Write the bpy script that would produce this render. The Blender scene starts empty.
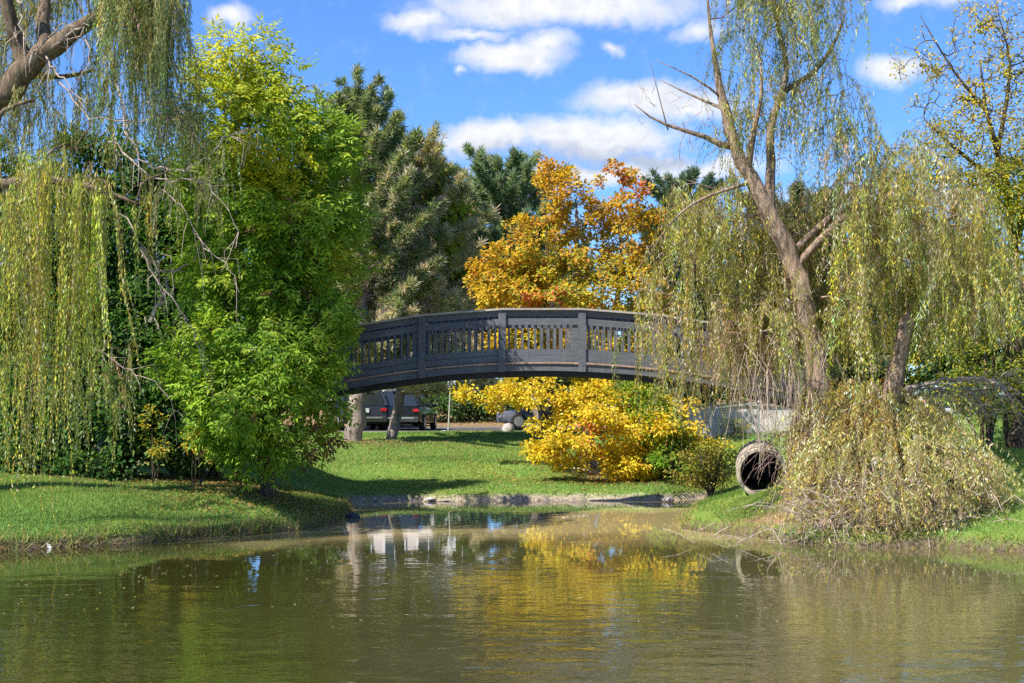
import bpy, math
import numpy as np
R = np.random.default_rng(7)
F = 1422.0; H = 2.4; HY = 400.0
SC = bpy.context.scene
COL = SC.collection

SUN_AZ = 51.0; SUN_EL = 48.5; EXPO = 1.0
SKY_TINT = (.345, .495, .70); CLOUD_WHITE = (3.5, 3.5, 3.55); CLOUD_GREY = (1.6, 1.85, 2.3)

# ------------------------------------------------------------------ helpers
def P(px, py, D):
    return np.array([(px-512.0)*D/F, D, H-(py-HY)*D/F])

def tag(o, label=None, cat=None, group=None, kind=None):
    if label: o['label'] = label
    if cat: o['category'] = cat
    if group: o['group'] = group
    if kind: o['kind'] = kind
    return o

def empty(name, loc, label, cat, group=None, rz=0.0):
    o = bpy.data.objects.new(name, None); COL.objects.link(o)
    o.location = loc; o.rotation_euler = (0, 0, rz); o.empty_display_size = .3
    return tag(o, label, cat, group)

def mesh_np(name, verts, faces_list, mat, parent=None, origin=(0, 0, 0), colors=None, smooth=False, mats=None, matidx=None):
    """faces_list: list of int arrays, each (n,3) or (n,4)"""
    verts = np.asarray(verts, dtype=np.float32) - np.asarray(origin, dtype=np.float32)
    me = bpy.data.meshes.new(name)
    me.vertices.add(len(verts)); me.vertices.foreach_set('co', verts.ravel())
    faces_list = [np.asarray(f, dtype=np.int32) for f in faces_list if len(f)]
    loops = np.concatenate([f.ravel() for f in faces_list])
    tot = np.concatenate([np.full(len(f), f.shape[1], dtype=np.int32) for f in faces_list])
    st = np.concatenate([[0], np.cumsum(tot)[:-1]]).astype(np.int32)
    me.loops.add(len(loops)); me.loops.foreach_set('vertex_index', loops)
    me.polygons.add(len(tot)); me.polygons.foreach_set('loop_start', st); me.polygons.foreach_set('loop_total', tot)
    me.polygons.foreach_set('use_smooth', np.full(len(tot), bool(smooth)))
    if colors is not None:
        a = me.attributes.new('Col', 'FLOAT_COLOR', 'POINT')
        c = np.ones((len(verts), 4), dtype=np.float32); c[:, :3] = colors
        a.data.foreach_set('color', c.ravel())
    for m in (mats or [mat]): me.materials.append(m)
    if matidx is not None: me.polygons.foreach_set('material_index', np.asarray(matidx, dtype=np.int32))
    me.update(calc_edges=True); me.validate()
    o = bpy.data.objects.new(name, me); COL.objects.link(o)
    if parent is not None: o.parent = parent
    else: o.location = origin
    return o

class MB:
    """collects boxes, tubes and lathes into one mesh"""
    def __init__(s): s.v = []; s.f3 = []; s.f4 = []; s.n = 0
    def add(s, v, f4=(), f3=()):
        v = np.asarray(v, float); s.v.append(v)
        if len(f4): s.f4.append(np.asarray(f4)+s.n)
        if len(f3): s.f3.append(np.asarray(f3)+s.n)
        s.n += len(v)
    def box(s, x0, x1, y0, y1, z0, z1):
        s.hexa([(x0,y0,z0),(x1,y0,z0),(x1,y1,z0),(x0,y1,z0),(x0,y0,z1),(x1,y0,z1),(x1,y1,z1),(x0,y1,z1)])
    def hexa(s, c):
        s.add(c, [(0,3,2,1),(4,5,6,7),(0,1,5,4),(1,2,6,5),(2,3,7,6),(3,0,4,7)])
    def cbox(s, c, h, ch=.01):
        """chamfered box: centre, half sizes"""
        cx, cy, cz = c; hx, hy, hz = h; ch = min(ch, hx*.9, hy*.9, hz*.9)
        rings = []
        for z, k in ((-hz, ch), (-hz+ch, 0), (hz-ch, 0), (hz, ch)):
            ax, ay = hx-k, hy-k
            rings.append([(cx-ax+ch*0, cy-ay, cz+z), (cx+ax, cy-ay, cz+z), (cx+ax, cy+ay, cz+z), (cx-ax, cy+ay, cz+z)])
        v = [p for r in rings for p in r]; f = [(3,2,1,0), (12,13,14,15)]
        for k in range(3):
            for j in range(4):
                a = k*4+j; b = k*4+(j+1) % 4
                f.append((a, b, b+4, a+4))
        s.add(v, f)
    def tube(s, pts, rad, n=6, cap=True, squash=None):
        pts = np.asarray(pts, float); m = len(pts)
        rad = np.broadcast_to(np.asarray(rad, float), (m,))
        t = np.gradient(pts, axis=0); t /= (np.linalg.norm(t, axis=1, keepdims=True)+1e-9)
        up = np.array([0, 0, 1.]) if abs(t[0][2]) < .9 else np.array([1., 0, 0])
        a0 = np.cross(t[0], up); a0 /= np.linalg.norm(a0)
        ang = np.arange(n)*2*math.pi/n
        V = np.zeros((m, n, 3)); a = a0
        for i in range(m):
            a = a - t[i]*np.dot(a, t[i]); a = a/(np.linalg.norm(a)+1e-9)
            b = np.cross(t[i], a)
            V[i] = pts[i] + rad[i]*(np.cos(ang)[:, None]*a + np.sin(ang)[:, None]*b)
        i, j = np.meshgrid(np.arange(m-1), np.arange(n), indexing='ij'); j2 = (j+1) % n
        f = np.stack([i*n+j, i*n+j2, (i+1)*n+j2, (i+1)*n+j], -1).reshape(-1, 4)
        V = V.reshape(-1, 3)
        if cap:
            V = np.vstack([V, pts[:1], pts[-1:]])
            c0, c1 = m*n, m*n+1
            k = np.arange(n); k2 = (k+1) % n
            f3 = np.vstack([np.stack([np.full(n, c0), k2, k], -1), np.stack([np.full(n, c1), (m-1)*n+k, (m-1)*n+k2], -1)])
            s.add(V, f, f3)
        else: s.add(V, f)
    def build(s, name, mat, parent=None, origin=(0,0,0), smooth=False, colors=None):
        v = np.vstack(s.v); fl = []
        if s.f4: fl.append(np.vstack(s.f4))
        if s.f3: fl.append(np.vstack(s.f3))
        return mesh_np(name, v, fl, mat, parent, origin, colors, smooth)

# ------------------------------------------------------------------ materials
def newmat(name):
    m = bpy.data.materials.new(name); m.use_nodes = True
    nt = m.node_tree; nt.nodes.clear()
    out = nt.nodes.new('ShaderNodeOutputMaterial')
    return m, nt, out
def N(nt, t, **kw):
    n = nt.nodes.new(t)
    for k, v in kw.items(): setattr(n, k, v)
    return n
def L(nt, a, b): nt.links.new(a, b)
def noise(nt, vec, scale, detail=3, rough=.55, sc3=None):
    if sc3:
        mp = N(nt, 'ShaderNodeMapping'); mp.inputs['Scale'].default_value = sc3; L(nt, vec, mp.inputs[0]); vec = mp.outputs[0]
    n = N(nt, 'ShaderNodeTexNoise'); n.inputs['Scale'].default_value = scale
    n.inputs['Detail'].default_value = detail; n.inputs['Roughness'].default_value = rough
    L(nt, vec, n.inputs['Vector']); return n.outputs['Fac']
def ramp(nt, fac, stops):
    r = N(nt, 'ShaderNodeValToRGB'); el = r.color_ramp.elements
    while len(el) < len(stops): el.new(.5)
    for e, (p, c) in zip(el, stops): e.position = p; e.color = (*c, 1)
    L(nt, fac, r.inputs[0]); return r.outputs[0]
def mixc(nt, fac, a, b, mode='MIX'):
    m = N(nt, 'ShaderNodeMix', data_type='RGBA', blend_type=mode)
    if isinstance(fac, (int, float)): m.inputs[0].default_value = fac
    else: L(nt, fac, m.inputs[0])
    for s, v in ((m.inputs[6], a), (m.inputs[7], b)):
        if isinstance(v, tuple): s.default_value = (*v, 1)
        else: L(nt, v, s)
    return m.outputs[2]
def math_(nt, op, a, b=None, clamp=False):
    m = N(nt, 'ShaderNodeMath', operation=op, use_clamp=clamp)
    for s, v in zip(m.inputs, (a, b)):
        if v is None: continue
        if isinstance(v, (int, float)): s.default_value = v
        else: L(nt, v, s)
    return m.outputs[0]

def leaf_mat(name, trans=.35, rough=.55, spec=.35):
    m, nt, out = newmat(name)
    at = N(nt, 'ShaderNodeAttribute', attribute_name='Col')
    p = N(nt, 'ShaderNodeBsdfPrincipled'); p.inputs['Roughness'].default_value = rough
    p.inputs['Specular IOR Level'].default_value = spec
    L(nt, at.outputs['Color'], p.inputs['Base Color'])
    t = N(nt, 'ShaderNodeBsdfTranslucent'); L(nt, mixc(nt, 1.0, at.outputs['Color'], (1.25, 1.25, .7), 'MULTIPLY'), t.inputs[0])
    mx = N(nt, 'ShaderNodeMixShader'); mx.inputs[0].default_value = trans
    L(nt, p.outputs[0], mx.inputs[1]); L(nt, t.outputs[0], mx.inputs[2]); L(nt, mx.outputs[0], out.inputs[0])
    return m

def bark_mat(name, dark, light, sc=7.0, bump=.6, patch=None):
    m, nt, out = newmat(name)
    tc = N(nt, 'ShaderNodeTexCoord').outputs['Object']
    n1 = noise(nt, tc, sc, 6, .7, (1, 1, .22)); n2 = noise(nt, tc, 2.2, 3)
    c = ramp(nt, n1, [(.38, dark), (.5, tuple(.5*(a+b) for a, b in zip(dark, light))), (.62, light)])
    c = mixc(nt, math_(nt, 'MULTIPLY', n2, .5), c, patch or tuple(x*.75 for x in light))
    p = N(nt, 'ShaderNodeBsdfPrincipled'); p.inputs['Roughness'].default_value = .9; p.inputs['Specular IOR Level'].default_value = .15
    L(nt, c, p.inputs['Base Color'])
    b = N(nt, 'ShaderNodeBump'); b.inputs['Strength'].default_value = bump; b.inputs['Distance'].default_value = .05
    L(nt, n1, b.inputs['Height']); L(nt, b.outputs[0], p.inputs['Normal']); L(nt, p.outputs[0], out.inputs[0])
    return m

def plain(name, col, rough=.5, metal=0., var=.12, sc=6., spec=.5, bump=0., coat=0.):
    m, nt, out = newmat(name)
    tc = N(nt, 'ShaderNodeTexCoord').outputs['Object']
    n1 = noise(nt, tc, sc, 5, .6)
    c = ramp(nt, n1, [(.3, tuple(x*(1-var) for x in col)), (.7, tuple(min(1, x*(1+var)) for x in col))])
    p = N(nt, 'ShaderNodeBsdfPrincipled'); p.inputs['Roughness'].default_value = rough
    p.inputs['Metallic'].default_value = metal; p.inputs['Specular IOR Level'].default_value = spec
    p.inputs['Coat Weight'].default_value = coat
    L(nt, c, p.inputs['Base Color'])
    if bump:
        b = N(nt, 'ShaderNodeBump'); b.inputs['Strength'].default_value = bump; b.inputs['Distance'].default_value = .02
        L(nt, n1, b.inputs['Height']); L(nt, b.outputs[0], p.inputs['Normal'])
    L(nt, p.outputs[0], out.inputs[0]); return m

M = {}
M['leaf'] = leaf_mat('leaf_soft', .42)
M['leaf_gloss'] = leaf_mat('leaf_glossy', .4, .5, .3)
M['needle'] = leaf_mat('needle', .45, .6, .3)
M['grass'] = leaf_mat('grass_blade', .3, .6, .25)
M['willow_leaf'] = leaf_mat('willow_leaf', .38, .6, .2)
M['bark_willow'] = bark_mat('willow_bark', (.06, .04, .028), (.43, .31, .22), 13, 1.0)
M['bark_brown'] = bark_mat('brown_willow_bark', (.04, .028, .02), (.26, .19, .13), 12, 1.0)
M['bark_dark'] = bark_mat('dark_bark', (.03, .022, .015), (.13, .10, .075), 8, .7)
M['bark_pine'] = bark_mat('pine_bark', (.10, .075, .06), (.40, .32, .27), 6, .8)
M['bark_grey'] = bark_mat('grey_bark', (.12, .10, .09), (.36, .32, .28), 9, .6)
M['twig'] = bark_mat('dead_twig', (.20, .14, .11), (.52, .42, .35), 9, .3)
M['birch'] = bark_mat('pale_bark', (.45, .40, .33), (.72, .68, .6), 6, .3)

# ------------------------------------------------------------------ terrain
def WL(px, y): D = F*H/(y-HY); return ((px-512)*D/F, D)
SH = [WL(-70,556), WL(0,552), WL(50,548.5), WL(100,545.5), WL(150,543), WL(200,538), WL(255,535), WL(300,531), WL(325,527), WL(338,523),
      WL(347,517), WL(350,511), WL(349,505), WL(352,502.2), WL(400,501), WL(450,501.6), WL(500,500.6), WL(560,500.4), WL(620,500.8), WL(660,501.5), WL(690,499), WL(712,497),
      WL(716,500), WL(700,508), WL(688,516), WL(681,524), WL(683,529), WL(702,532), WL(730,535), WL(780,541), WL(815,545), WL(850,547.5),
      WL(900,548), WL(940,548), WL(980,550), WL(1024,552), WL(1110,556)]
SH += [(14,20.8),(20,16),(22,8),(16,3.2),(0,2.4),(-16,3),(-22,8),(-20,16),(-14,20.6)]
SH = np.array(SH)
# roughen the shoreline with small real-world wobble
def wob(p):
    q = []
    for i in range(len(p)):
        a, b = p[i], p[(i+1) % len(p)]
        n = max(1, int(np.linalg.norm(b-a)/.5))
        for k in range(n):
            t = k/n; c = a*(1-t)+b*t
            q.append(c + R.normal(0, .045, 2)*(1 if k else .4))
    return np.array(q)
SH = wob(SH)
def shore_d(x, y):
    """signed distance, + on land"""
    sh = x.shape; X = x.ravel(); Y = y.ravel(); out = np.zeros(len(X))
    A = SH; B = np.roll(SH, -1, 0)
    for s in range(0, len(X), 20000):
        xx = X[s:s+20000, None]; yy = Y[s:s+20000, None]
        d = B-A; l2 = (d**2).sum(1)
        t = np.clip(((xx-A[:, 0])*d[:, 0]+(yy-A[:, 1])*d[:, 1])/l2, 0, 1)
        dd = np.sqrt(((xx-(A[:, 0]+t*d[:, 0]))**2+(yy-(A[:, 1]+t*d[:, 1]))**2)).min(1)
        c = (A[:, 1] > yy) != (B[:, 1] > yy)
        xi = A[:, 0]+(yy-A[:, 1])*d[:, 0]/np.where(d[:, 1] == 0, 1e-9, d[:, 1])
        ins = (c & (xx < xi)).sum(1) % 2 == 1
        out[s:s+20000] = np.where(ins, -dd, dd)
    return out.reshape(sh)
CP = [(265,487,27.5),(100,492,26),(0,495,25.5),(200,512,25.8),(200,484,29),(130,478,31),(330,492,30.5),(345,487,32.2),(100,470,33),(0,478,28),(-100,460,35),(250,462,35),
      (500,482,36.5),(400,484,36.3),(620,484,36.3),(400,460,40),(520,462,40),(400,441,46),(340,443,44),(500,432,53),(600,433,52),(640,466,38.5),(700,452,41.5),(680,478,36.3),(250,440,50),
      (745,497,28.2),(738,508,27.7),(715,515,28.6),(730,480,31.2),(762,491,28.2),(790,474,28.2),(762,448,30.2),(745,450,30.6),(785,448,30),(710,470,36),(740,433,38.5),(780,432,38.5),(720,432,41),
      (805,452,25.5),(860,442,26.5),(900,500,24.3),(980,505,24.5),(980,452,28),(980,425,36),(980,417,42),(860,418,40),(1150,450,28),(1150,418,42),(1024,505,24.6),(840,490,24.6),(900,440,27),(760,520,26.3),(800,510,25.6)]
CPW = np.array([P(*c) for c in CP])
CPW = np.vstack([CPW, [(x, yy, 1.18) for x in (-30,-20,-10,0,10,20,30) for yy in (55, 62)], [(x, y_, .95) for x, y_ in ((0,0),(-12,0),(12,0),(0,-8),(26,10),(-26,10),(22,22),(-18,24),(-28,28),(30,30))],
                 [(x, 46, 1.3) for x in (-30, -20, 20, 30)]])
def sst(a, b, x): t = np.clip((x-a)/(b-a), 0, 1); return t*t*(3-2*t)
def height(x, y):
    x = np.asarray(x, float); y = np.asarray(y, float); sh = x.shape; X = x.ravel(); Y = y.ravel()
    base = np.zeros(len(X))
    for s in range(0, len(X), 40000):
        d2 = (X[s:s+40000, None]-CPW[:, 0])**2+((Y[s:s+40000, None]-CPW[:, 1])*.9)**2+.25
        w = d2**-1.9; base[s:s+40000] = (w*CPW[:, 2]).sum(1)/w.sum(1)
    base = base.reshape(sh)
    k = sst(53.2, 54.8, y); base = base*(1-k)+1.18*k
    base = base + sst(62, 82, y)*1.0*(1+.3*np.sin(x*.05)) + sst(90, 300, y)*1.0
    far = sst(40, 120, np.hypot(x, y-30)); base = base*(1-far)+far*np.maximum(base, 1.2)
    und = .035*np.sin(x*1.7+y*.6)*np.sin(y*1.1-x*.4)+.02*np.sin(x*4.1)*np.sin(y*3.3+1)
    base = base+und*(1-sst(50, 53, y))
    d = shore_d(x, y)
    bank = .13*sst(0, .12, d)+.30*np.maximum(d, 0)+.02
    land = -np.log(np.exp(-base*7)+np.exp(-bank*7))/7*(1-sst(3, 5, d)) + base*sst(3, 5, d)
    land = np.maximum(land, .03+.1*sst(0, .12, d))
    wat = -.06-.5*sst(0, 3, -d)
    return np.where(d > 0, land, wat), d

CUL_C = P(762, 472.5, 28.9); CUL_AX = np.array([.15, 1., .02]); CUL_AX /= np.linalg.norm(CUL_AX); CUL_R = .50
def axis_grid(fine0, fine1, step, lo, hi):
    a = [*np.arange(fine0, fine1+1e-6, step)]
    s = step; v = a[-1]
    while v < hi: s *= 1.22; v += s; a.append(v)
    s = step; v = a[0]; b = []
    while v > lo: s *= 1.22; v -= s; b.append(v)
    return np.array(b[::-1]+a)
gx = axis_grid(-13, 13, .125, -1500, 1500); gy = axis_grid(21.5, 43, .125, -300, 2500)
GX, GY = np.meshgrid(gx, gy); GZ, GD = height(GX, GY)
TV = np.stack([GX, GY, GZ], -1).reshape(-1, 3)
ny, nx = GX.shape
i, j = np.meshgrid(np.arange(ny-1), np.arange(nx-1), indexing='ij')
TF = np.stack([i*nx+j, i*nx+j+1, (i+1)*nx+j+1, (i+1)*nx+j], -1).reshape(-1, 4)
cen = TV[TF].mean(1); rel = cen-CUL_C; tt = rel@CUL_AX
rad = np.linalg.norm(rel-tt[:, None]*CUL_AX, axis=1)
TF = TF[~((tt > .12) & (tt < 2.9) & (rad < CUL_R+.03))]
# ground cover weights as an attribute: r = bare leaf litter, g = mud bank, b = dry lawn
def blob(x, y, cx, cy, rx, ry): return np.exp(-(((x-cx)/rx)**2+((y-cy)/ry)**2))
def gb(px, py, D, rx, ry): c = P(px, py, D); return blob(GX, GY, c[0], c[1], rx, ry)
lit = np.clip(gb(150,470,31,2.6,1.4)*1.4+gb(240,482,28.8,1.1,.8)*1.2+gb(60,470,30.5,2.5,1.6)*1.3+gb(640,450,38,2.2,2.2)*.9+gb(870,480,25.6,2.2,1.4)*1.6+gb(352,438,44,2.2,2)*.6+
              gb(660,475,36,1.5,1.2)*.8, 0, 1)
lit = np.maximum(lit, sst(61.5, 63.5, GY)*(1-sst(95, 130, GY)))
lit = np.maximum(lit, sst(7.5, 9, GX)*sst(32.5, 36, GY)*(1-sst(60, 62, GY))*.25)
lit = np.maximum(lit, sst(-8.0, -10.5, GX)*sst(28, 32, GY)*.8*(1-sst(48, 52, GY)))
mud = (1-sst(.05, .17, GD))
cv = np.stack([lit, mud, sst(32.6, 33.4, GY)*(1-sst(37, 39, GY))], -1).reshape(-1, 3)
def ground_mat():
    m, nt, out = newmat('lawn_ground')
    tc = N(nt, 'ShaderNodeTexCoord').outputs['Object']
    at = N(nt, 'ShaderNodeAttribute', attribute_name='Col'); sp = N(nt, 'ShaderNodeSeparateColor'); L(nt, at.outputs['Color'], sp.inputs[0])
    n1 = noise(nt, tc, .55, 4); n2 = noise(nt, tc, 14, 5, .7); n3 = noise(nt, tc, 3.5, 4, .6)
    g = ramp(nt, n2, [(.25, (.06, .12, .025)), (.5, (.12, .23, .045)), (.75, (.19, .32, .07))])
    g2 = ramp(nt, n2, [(.25, (.10, .14, .025)), (.55, (.20, .27, .05)), (.8, (.30, .33, .08))])
    g = mixc(nt, ramp(nt, n1, [(.38, (0,0,0)), (.64, (1,1,1))]), g, g2)
    litc = ramp(nt, noise(nt, tc, 26, 5, .8), [(.3, (.07, .045, .025)), (.48, (.22, .14, .07)), (.66, (.42, .30, .16)), (.8, (.30, .25, .10))])
    lf = math_(nt, 'ADD', sp.outputs[0], math_(nt, 'MULTIPLY', math_(nt, 'SUBTRACT', n3, .5), 1.3), True)
    lf = ramp(nt, math_(nt, 'MULTIPLY', lf, sst_in(nt, sp.outputs[0])), [(.3, (0,0,0)), (.6, (1,1,1))])
    c = mixc(nt, lf, g, litc)
    mudc = ramp(nt, n2, [(.3, (.05, .035, .02)), (.7, (.19, .145, .10))])
    mudc = mixc(nt, sp.outputs[2], mudc, ramp(nt, n2, [(.3, (.22, .17, .13)), (.7, (.52, .43, .35))]))
    c = mixc(nt, sp.outputs[1], c, mudc)
    p = N(nt, 'ShaderNodeBsdfPrincipled'); p.inputs['Roughness'].default_value = .95; p.inputs['Specular IOR Level'].default_value = .1
    L(nt, c, p.inputs['Base Color'])
    b = N(nt, 'ShaderNodeBump'); b.inputs['Strength'].default_value = .7; b.inputs['Distance'].default_value = .05
    L(nt, n2, b.inputs['Height']); L(nt, b.outputs[0], p.inputs['Normal'])
    L(nt, p.outputs[0], out.inputs[0]); return m
def sst_in(nt, s):
    mr = N(nt, 'ShaderNodeMapRange'); mr.inputs[1].default_value = .05; mr.inputs[2].default_value = .4; L(nt, s, mr.inputs[0]); return mr.outputs[0]
g_o = mesh_np('ground', TV, [TF], ground_mat(), colors=cv, smooth=True); tag(g_o, kind='structure')

# water
def water_mat():
    m, nt, out = newmat('pond_water')
    tc = N(nt, 'ShaderNodeTexCoord').outputs['Object']
    sx = N(nt, 'ShaderNodeSeparateXYZ'); L(nt, tc, sx.inputs[0])
    n0 = noise(nt, tc, .35, 4, .6)
    # pale silt shoal lying just under the surface along the far shore
    sh = N(nt, 'ShaderNodeMapRange', interpolation_type='SMOOTHSTEP'); sh.inputs[1].default_value = 22.5; sh.inputs[2].default_value = 27.0
    L(nt, math_(nt, 'ADD', sx.outputs[1], math_(nt, 'MULTIPLY', math_(nt, 'SUBTRACT', n0, .5), 5)), sh.inputs[0])
    sx2 = N(nt, 'ShaderNodeMapRange'); sx2.inputs[1].default_value = -4; sx2.inputs[2].default_value = 5; L(nt, math_(nt, 'ADD', sx.outputs[0], math_(nt, 'MULTIPLY', math_(nt, 'SUBTRACT', n0, .5), 6)), sx2.inputs[0])
    c = mixc(nt, sx2.outputs[0], (.034, .034, .008), (.10, .092, .036)); c = mixc(nt, sh.outputs[0], c, (.44, .35, .17))
    p = N(nt, 'ShaderNodeBsdfPrincipled'); p.inputs['Roughness'].default_value = .012; p.inputs['IOR'].default_value = 2.2
    L(nt, c, p.inputs['Base Color'])
    a = noise(nt, tc, 2.4, 3, .5, (.6, 1, 1)); bb = noise(nt, tc, 11, 2, .5, (.7, 1, 1)); pat = noise(nt, tc, .28, 2)
    near = N(nt, 'ShaderNodeMapRange'); near.inputs[1].default_value = 20.5; near.inputs[2].default_value = 13
    near.inputs[3].default_value = .38; near.inputs[4].default_value = 7
    L(nt, math_(nt, 'ADD', sx.outputs[1], math_(nt, 'MULTIPLY', math_(nt, 'SUBTRACT', pat, .5), 16)), near.inputs[0])
    h = math_(nt, 'ADD', math_(nt, 'MULTIPLY', a, 1.0), math_(nt, 'MULTIPLY', bb, .12))
    h = math_(nt, 'MULTIPLY', h, near.outputs[0])
    b = N(nt, 'ShaderNodeBump'); b.inputs['Strength'].default_value = 1.0; b.inputs['Distance'].default_value = .0027
    L(nt, h, b.inputs['Height']); L(nt, b.outputs[0], p.inputs['Normal'])
    L(nt, p.outputs[0], out.inputs[0]); return m
w_o = mesh_np('water', [(-26,-2,0),(26,-2,0),(26,38,0),(-26,38,0)], [np.array([[0,1,2,3]])], water_mat()); tag(w_o, kind='structure')

# parking lot / road behind the lawn with kerb and markings
M['asphalt'] = plain('asphalt', (.075, .073, .07), .9, 0, .25, 30, .2, .4)
M['kerb'] = plain('kerb_concrete', (.25, .23, .20), .85, 0, .15, 12, .2, .2)
M['paint'] = plain('road_paint', (.7, .7, .66), .7, 0, .15, 10, .3)
mb = MB(); mb.box(-200, 200, 55.2, 61.5, 1.0, 1.19); r_o = mb.build('road', M['asphalt']); tag(r_o, kind='structure')
mb = MB(); mb.box(-200, 200, 61.5, 61.66, 1.0, 1.26); mb.box(-200, 200, 55.04, 55.2, 1.0, 1.205); k_o = mb.build('kerb', M['kerb']); tag(k_o, kind='structure')
mb = MB()
for q in range(-8, 14): mb.box(q*2.7-.05, q*2.7+.05, 55.5, 60.3, 1.190, 1.194)
k_o = mb.build('road_markings', M['paint']); tag(k_o, kind='structure')

# ------------------------------------------------------------------ vegetation tools
def unit(v): return v/(np.linalg.norm(v, axis=-1, keepdims=True)+1e-9)
def rnd_dir(n): return unit(R.normal(0, 1, (n, 3)))
def cosfade(c, j=.16, k=None):
    """jitter colours per leaf"""
    n = len(c); s = 1+R.normal(0, j, (n, 1)); h = R.normal(0, j*.35, (n, 3))
    return np.clip(c*s*(1+h), .004, .9)
class Leaves:
    def __init__(s): s.v = []; s.c = []; s.n = 0
    def diamonds(s, base, axis, nrm, ln, wd, col, fold=.25, pos=.45):
        axis = unit(axis); side = unit(np.cross(axis, nrm)); nn = np.cross(side, axis)
        ln = np.asarray(ln)[:, None] if np.ndim(ln) else ln; wd = np.asarray(wd)[:, None] if np.ndim(wd) else wd
        a = base; b = base+axis*ln*pos+side*wd*.5+nn*wd*fold; c = base+axis*ln; d = base+axis*ln*pos-side*wd*.5+nn*wd*fold
        V = np.stack([a, b, c, d], 1); s.v.append(V.reshape(-1, 3)); s.c.append(np.repeat(col, 4, axis=0)); s.n += len(V)
    def build(s, name, mat, parent=None, origin=(0,0,0)):
        v = np.vstack(s.v); c = np.vstack(s.c); f = np.arange(len(v)).reshape(-1, 4)
        return mesh_np(name, v, [f], mat, parent, origin, c)

class Skel:
    def __init__(s): s.p = []; s.par = []; s.r = []; s.chains = []
    def chain(s, pts, rad, attach=None):
        """fixed-radius limb; pts densified with a little wobble"""
        pts = np.asarray(pts, float); rad = np.asarray(rad, float)
        seg = np.linalg.norm(np.diff(pts, axis=0), axis=1); t = np.concatenate([[0], np.cumsum(seg)])
        n = max(3, int(t[-1]/.28)); q = np.linspace(0, t[-1], n)
        # smooth interpolation (catmull via dense linear + blur)
        dense = np.stack([np.interp(q, t, pts[:, k]) for k in range(3)], 1); rr = np.interp(q, t, rad)
        for _ in range(2): dense[1:-1] = (dense[:-2]+2*dense[1:-1]+dense[2:])/4
        dense[1:-1] += R.normal(0, .14, (n-2, 3))*rr[1:-1, None]
        i0 = len(s.p); ids = []
        if attach is None and i0:
            P0 = np.array(s.p); attach = int(np.argmin(np.linalg.norm(P0-dense[0], axis=1)))
        for k in range(n):
            s.p.append(dense[k]); s.r.append(rr[k]); s.par.append(-1 if (k == 0 and attach is None) else (attach if k == 0 else i0+k-1)); ids.append(i0+k)
        s.chains.append((([attach] if attach is not None else [])+ids, True)); return ids
    def grow(s, targets, rt=.006, seg=.35, sag=.12, wob=.06, up=.3, rpow=.5, maxr=.09):
        s.g0 = len(s.p); targets = np.asarray(targets)
        P0 = np.array(s.p); base = P0[:]
        dd = np.array([np.linalg.norm(P0-t, axis=1).min() for t in targets]) if len(targets) else []
        cap = len(P0)+int(sum(dd)/seg*2)+len(targets)*40+10
        buf = np.zeros((cap, 3)); buf[:len(P0)] = P0; n = len(P0)
        for ti in np.argsort(dd):
            t = targets[ti]; v = buf[:n]-t; ds = np.linalg.norm(v, axis=1)+up*np.maximum(0, v[:, 2])*1.2
            a = int(np.argmin(ds)); A = buf[a]; dist = np.linalg.norm(t-A)
            m = max(1, int(math.ceil(dist/seg))); q = np.arange(1, m+1)/m
            ctrl = (A+t)/2+np.array([0, 0, sag*dist])+R.normal(0, wob, 3)*dist
            pts = ((1-q)**2)[:, None]*A+(2*q*(1-q))[:, None]*ctrl+(q**2)[:, None]*t
            if m > 1: pts[:-1] += R.normal(0, .03, (m-1, 3))
            ids = [a]
            for k in range(m):
                if n >= cap: break
                buf[n] = pts[k]; s.p.append(pts[k].copy()); s.r.append(0); s.par.append(ids[-1]); ids.append(n); n += 1
            s.chains.append((ids, False))
        cnt = np.zeros(len(s.p)); ch = np.zeros(len(s.p), bool)
        for k in range(len(s.p)-1, -1, -1):
            if cnt[k] == 0: cnt[k] = 1
            if s.par[k] >= 0: cnt[s.par[k]] += cnt[k]
        for k in range(s.g0, len(s.p)):
            s.r[k] = min(maxr, rt*cnt[k]**rpow)
    def mesh(s, name, mat, parent, origin, sides=None):
        mb = MB()
        for ids, fixed in s.chains:
            pts = [s.p[k] for k in ids]; rr = [s.r[k] for k in ids]
            if len(ids) < 2: continue
            if len(ids) > 1: rr[0] = min(rr[0], rr[1]*1.25)
            n = 10 if (fixed and max(rr) > .06) else (5 if max(rr) > .02 else 3)
            mb.tube(pts, rr, n, cap=fixed)
        return mb.build(name, mat, parent, origin, smooth=True)

def lobes_sample(lobes, n, shell=.55):
    """lobes: (px,py,D,rpx,rpy,ry) -> n clump centres, mostly near the lobe surfaces"""
    L3 = []; w = []
    for (px, py, D, rx, rz, ry) in lobes:
        L3.append((P(px, py, D), np.array([rx*D/F, ry, rz*D/F]))); w.append((rx*rz)**.9)
    w = np.array(w)/sum(w); out = []; lob = []
    k = R.choice(len(lobes), n, p=w)
    for q in k:
        c, r = L3[q]; d = rnd_dir(1)[0]; rr = 1-(1-shell)*R.random()**1.6 if R.random() < .8 else R.random()**.5*.8
        out.append(c+d*r*rr); lob.append(d)
    return np.array(out), np.array(lob)

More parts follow.
